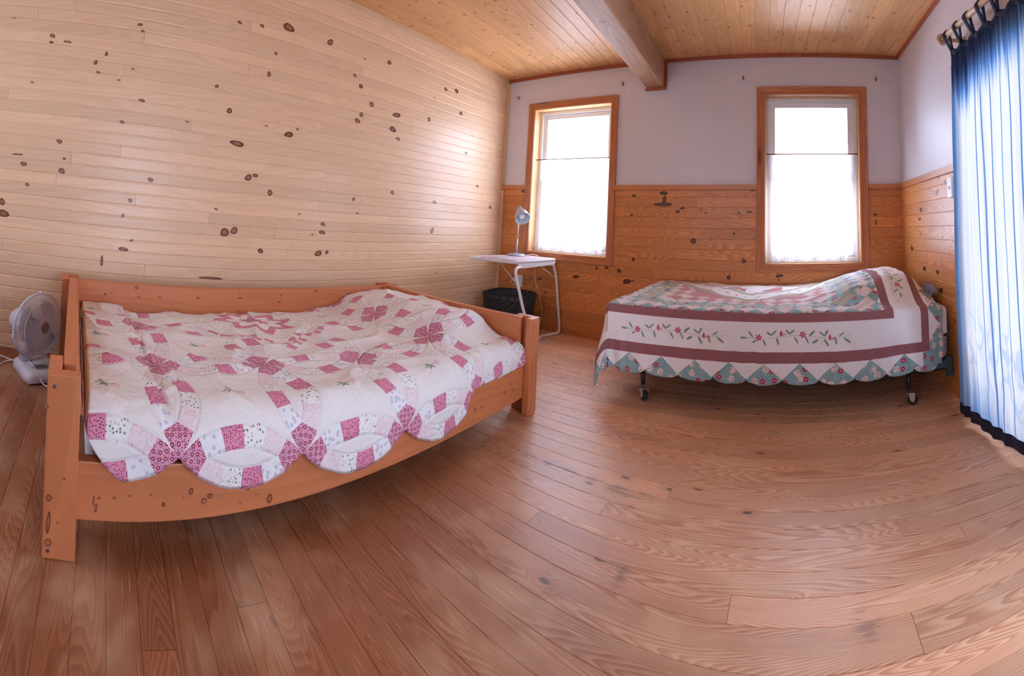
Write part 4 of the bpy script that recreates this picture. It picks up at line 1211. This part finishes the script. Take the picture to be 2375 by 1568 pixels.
b.lathe([(.0001, .0015), (.9, .0013), (1, 0)], 30, Matrix.Translation((pc[0], pc[1], .0602)) @ Matrix.Rotation(fax, 4, 'Z') @ Matrix.Diagonal((.028, .046, 1, 1))); pn = b.build('control_panel', M_panel, fb)
for k in range(4):
    q = pc + fw_ * (-.024 + .016 * k); b = MB(); b.box((-.010, -.005, 0), (.010, .005, .009), M=Matrix.Translation((q[0], q[1], .0615)) @ Matrix.Rotation(fax, 4, 'Z')); b.build('button', M_panel, pn, bevel=.0015)
for sx in (-.09, .09):
    for sy in (-.08, .08):
        q = bcn + fu_ * sx + fw_ * sy; b = MB(); b.lathe([(.0001, 0), (.009, 0), (.009, .0062), (.0001, .0062)], 12, Matrix.Translation((q[0], q[1], 0))); b.build('rubber_foot', M_plast, fb)
cw = fillet([(-2.262, -.335, .028), (-2.29, -.40, .012), (-2.25, -.44, .004), (-2.14, -.455, .004), (-2.10, -.52, .004), (-2.12, -.62, .004)], .05)
b = MB(); b.tube(cw, .0035, 8); b.build('cord', M_plast, FN)
cw2 = fillet([(-2.225 + .03, -.315 + .02, .065), (-2.15, -.27, .072), (-2.10, -.225, .05), (-2.085, -.20, .010), (-2.05, -.12, .005)], .03)
b = MB(); b.tube(cw2, .003, 8); b.build('cord', M_plast, FN)
cw3 = fillet([(-2.30, -.395, .006), (-2.33, -.46, .005), (-2.36, -.60, .005)], .04)
b = MB(); b.tube(cw3, .0035, 8); b.build('cord', M_plast, FN)

# ================================================================== tie-dyed curtain over the patio door
ROD0, ROD1 = np.array([.806, 2.20, 2.012]), np.array([.905, 1.25, 2.012])
M_birch = simple('birch_rod', srgb(224, 190, 150), .4, var=.05, vscale=12)
CR = tag(empty('curtain_rod', tuple(ROD0)), 'pale wooden rod on brackets carrying the blue dyed curtain', 'curtain rod')
b = MB(); b.tube([ROD0, ROD1], .0165, 18); b.build('pole', M_birch, CR)
rd = (ROD1 - ROD0) / np.linalg.norm(ROD1 - ROD0)
for end, sg in ((ROD0, 1), (ROD1, -1)):
    b = MB(); Me = Matrix.Translation(end + rd * .012 * sg) @ Vector(rd).to_track_quat('Z', 'Y').to_matrix().to_4x4()
    b.lathe([(.0168, -.011), (.030, -.011), (.033, -.006), (.033, .006), (.030, .011), (.0168, .011), (.0168, -.011)], 28, Me, a0=PI * .0, a1=2 * PI)
    b.build('ring_socket', M_birch, CR, smooth=False, bevel=.001)
    wx = rx(end[1]) - .001
    b = MB(); b.tube([tuple(end + rd * .012 * sg + np.array([.028, 0, 0])), (wx - .012, (end + rd * .012 * sg)[1], end[2]), (wx - .002, (end + rd * .012 * sg)[1], end[2])], [.013, .014, .026], 16); b.build('bracket', M_birch, CR)
def cx_at(y): return .836 + (2.20 - y) * .098
g = G('indigo_dyed_cotton'); u, v = g.uv()
# u across the cloth in metres, v height above the floor
st1 = g.noise(u * 26, v * .45, 0, 1, 2, .6); st2 = g.noise(u * 85, v * .9, 4, 1, 1); cl = g.noise(u * 420, v * 420, 0, 1, 1)
slub = g.noise(u * 500, v * 18, 2, 1, 0)
top = g.sm(v + (st1 - .5) * .42 + (st2 - .5) * .10 - u * .12, 1.50, 1.84)
fold = 1 - g.sm(((u * (1 / .118) + (g.noise(u * 3, v * .8, 7, 1, 1) - .5) * .5).frac - .5).abs, .0, .11)
edge_ = 1 - g.sm(u + (st1 - .5) * .10 + (1.6 - v).abs * -.02, .02, .16)
low = 1 - g.sm(v + (st1 - .5) * .5 + u * .25, .02, .42)
cr = 1 - g.sm((g.noise(u * 5 + v * 2.2, v * 3.2 - u * 1.5, 11, 1, 2) - .5).abs, .005, .05)
a_ = g.mx(g.mx(top, fold * .55 * (.4 + st1)), g.mx(edge_ * .45 * (.5 + st1), g.mx(low * .42, cr * .12 * (1 - g.sm(v, .4, .7)))))
a_ = g.mn(a_ * (.82 + cl * .25 + slub * .18), 1.0)
c1 = g.mix(g.lin(a_, 0, .45), srgb(226, 226, 224), srgb(126, 168, 204)); c2 = g.mix(g.lin(a_, .42, 1.0), c1, srgb(56, 70, 106))
d_ = g.n('BsdfDiffuse'); g.put(d_.inputs[0], c2); tl_ = g.n('BsdfTranslucent'); g.put(tl_.inputs[0], g.mul(c2, c2))
mm = g.n('MixShader'); mm.inputs[0].default_value = .30; g.l(d_.outputs[0], mm.inputs[1]); g.l(tl_.outputs[0], mm.inputs[2])
M_dye = g.done(mm.outputs[0])
M_navy = simple('navy_cotton', srgb(30, 36, 66), .85, var=.25, vscale=60)
DC = tag(empty('door_curtain', (.86, 2.2, 1.0)), 'blue and white tie dyed curtain with navy hem hanging on the wooden rod', 'curtain')
UW = 1.55; YR = 2.145                       # cloth width, left edge on the rod
NU, NV = 220, 90
def cur(u, h):
    """u along the cloth, h height"""
    f = u / UW; low_ = 1 - h / 1.94
    y = YR - f * .93 + .10 * low_ * (1 - f) ** 1.5 + .0
    am = (.0055 + .006 * low_) * min(1, .25 + u / .15) * (.6 + .8 * mnoise.noise(Vector((u * 3, 0, 5))))
    ph = 2 * PI * u / .135 + 1.6 * math.sin(u * 5)
    x = cx_at(y) + am * math.sin(ph) + .010 * mnoise.noise(Vector((u * 4, h * 1.5, 3))) + low_ ** 6 * .02
    y += .003 * math.cos(ph) * min(1, u / .1)
    if h < .5: x += .020 * (1 - h / .5) * mnoise.noise(Vector((u * 7, h * 6, 8)))
    x = min(x, rx(y) - .030)
    return (x, y, h)
TABS = [.020, .215, .40, .60, .80, 1.0, 1.2, 1.4]
def head_z(u):
    d = min(abs(u - q) for q in TABS)
    return 1.948 - .030 * min(1, d / .10)
def hem_z(u): return .010 + .018 * (.5 + .5 * math.sin(u * 9 + 1)) * min(1, u / .3)
def cloth(name, h0, h1, mat, parent, nv, off=0., n_u=NU):
    b = MB(); P_ = []
    for i in range(n_u + 1):
        u = UW * i / n_u; row = []
        lo_, hi_ = h0(u), h1(u)
        for k in range(nv + 1):
            h = lo_ + (hi_ - lo_) * k / nv; p = cur(u, h); row.append(((p[0] + off, p[1], p[2]), (u, h)))
        P_.append(row)
    for i in range(n_u):
        for k in range(nv):
            q = [P_[i][k], P_[i + 1][k], P_[i + 1][k + 1], P_[i][k + 1]]
            b.face([a for a, _ in q], [a for _, a in q], .5, 0, True)
    o = b.build(name, mat, parent); return o
cloth('panel', lambda u: hem_z(u) + .05, lambda u: head_z(u) - .03, M_dye, DC, NV)
o = cloth('hem', hem_z, lambda u: hem_z(u) + .056, M_navy, DC, 4, -.0012); s_ = o.modifiers.new('t', 'SOLIDIFY'); s_.thickness = .003; s_.offset = 0
o = cloth('header', lambda u: head_z(u) - .034, head_z, M_navy, DC, 3, -.0012); s_ = o.modifiers.new('t', 'SOLIDIFY'); s_.thickness = .003; s_.offset = 0
for q in TABS:
    b = MB(); c0 = cur(q, head_z(q)); y0 = c0[1]
    t_ = (y0 - ROD0[1]) / (ROD1[1] - ROD0[1]); rc = ROD0 + (ROD1 - ROD0) * t_
    rr = .0195; path = [(c0[0] - .003, head_z(q) - .02)] + [(rc[0] - rr * math.cos(a), rc[2] + rr * math.sin(a)) for a in np.linspace(-.25, PI + .25, 14)] + [(c0[0] + .003, head_z(q) - .02)]
    ex = [.016] * len(path)
    for i in range(len(path) - 1):
        (xa, za), (xb, zb) = path[i], path[i + 1]; s1 = .012 * math.sin(PI * i / (len(path) - 1)); s2 = .012 * math.sin(PI * (i + 1) / (len(path) - 1))
        b.face([(xa, y0 - .015 - s1, za), (xa, y0 + .015 - s1, za), (xb, y0 + .015 - s2, zb), (xb, y0 - .015 - s2, zb)], None, .5, 0, True)
    o = b.build('tab', M_navy, DC); s_ = o.modifiers.new('t', 'SOLIDIFY'); s_.thickness = .0024; s_.offset = 0

# ================================================================== cafe curtains, hooks, switch
g = G('sheer_voile'); u, v = g.uv()
dd, ra, rb = g.voro(u, v, 22)
em = (1 - g.sm(dd, .10, .16)) * (ra > .6) * (1 - g.sm(v, .10, .24))
nz = g.sm(g.noise(u * 60, v * 90, 0, 1, 2), .60, .70) * (1 - g.sm(v, .02, .17)) * g.sm(v, .02, .06)
mot = None
for cx in (.18, .40, .61):
    for (dx, dz, a, b2, ro) in ((0, .60, .006, .014, .5), (0, .60, .006, .014, -.5), (0, .55, .005, .006, 0), (.008, .525, .004, .005, 0), (-.010, .51, .004, .005, 0), (0, .045, .006, .020, 0), (.022, .050, .006, .018, .5), (-.022, .050, .006, .018, -.5), (.09, .055, .03, .006, .15)):
        e_ = ell(g, u, v, cx + dx, dz, a, b2, ro); mot = e_ if mot is None else g.mn(mot, e_)
emb = g.mx(g.mx(em * .5, nz * .5), (mot < 1) * .6)
col = g.mix(emb, srgb(250, 250, 252), srgb(120, 116, 112))
d_ = g.n('BsdfDiffuse'); g.put(d_.inputs[0], col); tl_ = g.n('BsdfTranslucent'); g.put(tl_.inputs[0], col); tp = g.n('BsdfTransparent')
m1 = g.n('MixShader'); m1.inputs[0].default_value = .72; g.l(d_.outputs[0], m1.inputs[1]); g.l(tl_.outputs[0], m1.inputs[2])
m2 = g.n('MixShader'); g.put(m2.inputs[0], .62 + emb * .36); g.l(tp.outputs[0], m2.inputs[1]); g.l(m1.outputs[0], m2.inputs[2])
M_sheer = g.done(m2.outputs[0])
M_rodw = simple('thin_brown_rod', srgb(150, 92, 60), .5)
for w_, lab, lr, xo in ((W1, 'left window by the tray table', 'left window by the tray table', (.07, .0)), (W2, 'right window above the folding bed', 'right window above the folding bed', (.0, .02))):
    x0, x1 = w_[0] + .004, w_[1] - .004; zt = 1.605; yc = YB + .052
    b = MB(); b.tube([(x0, yc, zt), (x1, yc, zt)], .005, 8); ro = b.build('tension_rod', M_rodw)
    tag(ro, 'thin brown tension rod across the ' + lr, 'curtain rod')
    b = MB(); nx, nz_ = 90, 30; a0_, a1_ = x0 + xo[0], x1 - xo[1]
    def sp(i, k):
        f = i / nx; h = k / nz_; x = a0_ + (a1_ - a0_) * f; z = w_[2] + .012 + (zt + .004 - w_[2] - .012) * h
        yy = yc + .0085 - (1 - h) * .006 * math.sin(f * 46 + 2 * math.sin(f * 7)) - .004 * math.sin(f * 90) * min(1, (1.0001 - h) * 8)
        return (x, yy, z), (x - a0_, z - w_[2])
    for i in range(nx):
        for k in range(nz_):
            q = [sp(i, k), sp(i + 1, k), sp(i + 1, k + 1), sp(i, k + 1)]
            b.face([a for a, _ in q], [a for _, a in q], .5, 0, True)
    cc = b.build('cafe_curtain', M_sheer)
    tag(cc, 'sheer white cafe curtain covering the lower half of the ' + lab, 'curtain')
M_brass = simple('brass_hook_metal', srgb(150, 116, 62), .3, .85)
for (px, py, lab) in ((1205, 228, 'small brass hook above the left window, near the corner with the pine wall'), (1446, 195, 'small brass hook between the left window and the ceiling beam'), (1724, 182, 'small brass hook at the upper left of the right window'), (2031, 185, 'small brass hook at the upper right of the right window')):
    c = on_plane(px, py, (0, YB, 0), (0, 1, 0)); hx, hz = c[0], c[2]
    t = tag(empty('wall_hook', (hx, YB, hz)), lab, 'hook', 'brass hooks on the window wall')
    b = MB(); b.box((hx - .006, YB - .003, hz - .014), (hx + .006, YB + .0005, hz + .018)); b.build('plate', M_brass, t, bevel=.001)
    b = MB(); b.tube(fillet([(hx, YB - .002, hz + .008), (hx, YB - .034, hz + .004), (hx, YB - .036, hz - .014), (hx, YB - .030, hz - .020)], .01, 4) if False else fillet([(hx, YB - .002, hz - .012), (hx, YB - .020, hz - .016), (hx, YB - .036, hz - .010), (hx, YB - .036, hz + .014)], .012, 5), .0032, 8); b.build('hook_arm', M_brass, t)
# light switch on the side wall, half behind the curtain
y0, y1 = 2.362, 2.432
ls = tag(empty('light_switch', (rx(2.4) - .01, 2.4, 1.21)), 'white light switch plate on the side wall beside the blue curtain', 'switch')
def rwall(y, off): return rx(y) - off
b = MB(); b.box((YB - y1, -.037, 1.150), (YB - y0, -.0105, 1.268), M=Mr); pl = b.build('switch_plate', M_plast, ls, bevel=.003)
b = MB(); b.box((YB - 2.402, -.045, 1.200), (YB - 2.392, -.036, 1.216), M=Mr); b.build('toggle', M_plast, ls, bevel=.001)
for zz in (1.178, 1.240):
    b = MB(); b.lathe([(.0001, .0008), (.003, .0006), (.0034, -.0004)], 10, Mr @ Matrix.Translation((YB - 2.397, -.0372, zz)) @ Matrix.Rotation(PI / 2, 4, 'X')); b.build('screw', M_zinc, pl)
SKY=6.0; EXPO=1.15

# ================================================================== light
w = bpy.data.worlds.new('sky'); SC.world = w; w.use_nodes = True
nt = w.node_tree; nt.nodes.clear()
bg = nt.nodes.new('ShaderNodeBackground'); out = nt.nodes.new('ShaderNodeOutputWorld')
bg.inputs[0].default_value = (*srgb(210, 226, 255), 1); bg.inputs[1].default_value = SKY
nt.links.new(bg.outputs[0], out.inputs[0])
def portal(name, loc, rot, sx, sy):
    l = bpy.data.lights.new(name, 'AREA'); l.shape = 'RECTANGLE'; l.size = sx; l.size_y = sy; l.cycles.is_portal = True
    o = bpy.data.objects.new(name, l); COL.objects.link(o); o.location = loc; o.rotation_euler = rot
for i, wv in enumerate((W1, W2)):
    portal('window_daylight', ((wv[0] + wv[1]) / 2, YB + .19, (wv[2] + wv[3]) / 2), (-PI / 2, 0, 0), wv[1] - wv[0], wv[3] - wv[2])
portal('door_daylight', (rx((DOOR[0] + DOOR[1]) / 2) + .19, (DOOR[0] + DOOR[1]) / 2, DOOR[3] / 2), (0, PI / 2, 0), DOOR[3], DOOR[1] - DOOR[0])
portal('rear_fill_daylight', (-1.25, YF - .16, 1.45), (PI / 2, 0, 0), .7, 1.1)  # portal of the unseen window added for fill light
SC.view_settings.view_transform = 'Standard'; SC.view_settings.look = 'None'; SC.view_settings.gamma = 1
SC.view_settings.use_curve_mapping = False
SC.view_settings.exposure = EXPO
SC.cycles.max_bounces = 7; SC.cycles.diffuse_bounces = 4; SC.cycles.glossy_bounces = 3; SC.cycles.caustics_reflective = False; SC.cycles.caustics_refractive = False; SC.cycles.transparent_max_bounces = 16; SC.cycles.sample_clamp_indirect = 6
SC.cycles.use_denoising = True; SC.cycles.use_adaptive_sampling = True; SC.cycles.adaptive_threshold = .10; SC.cycles.adaptive_min_samples = 14
SC.cycles.light_sampling_threshold = .08
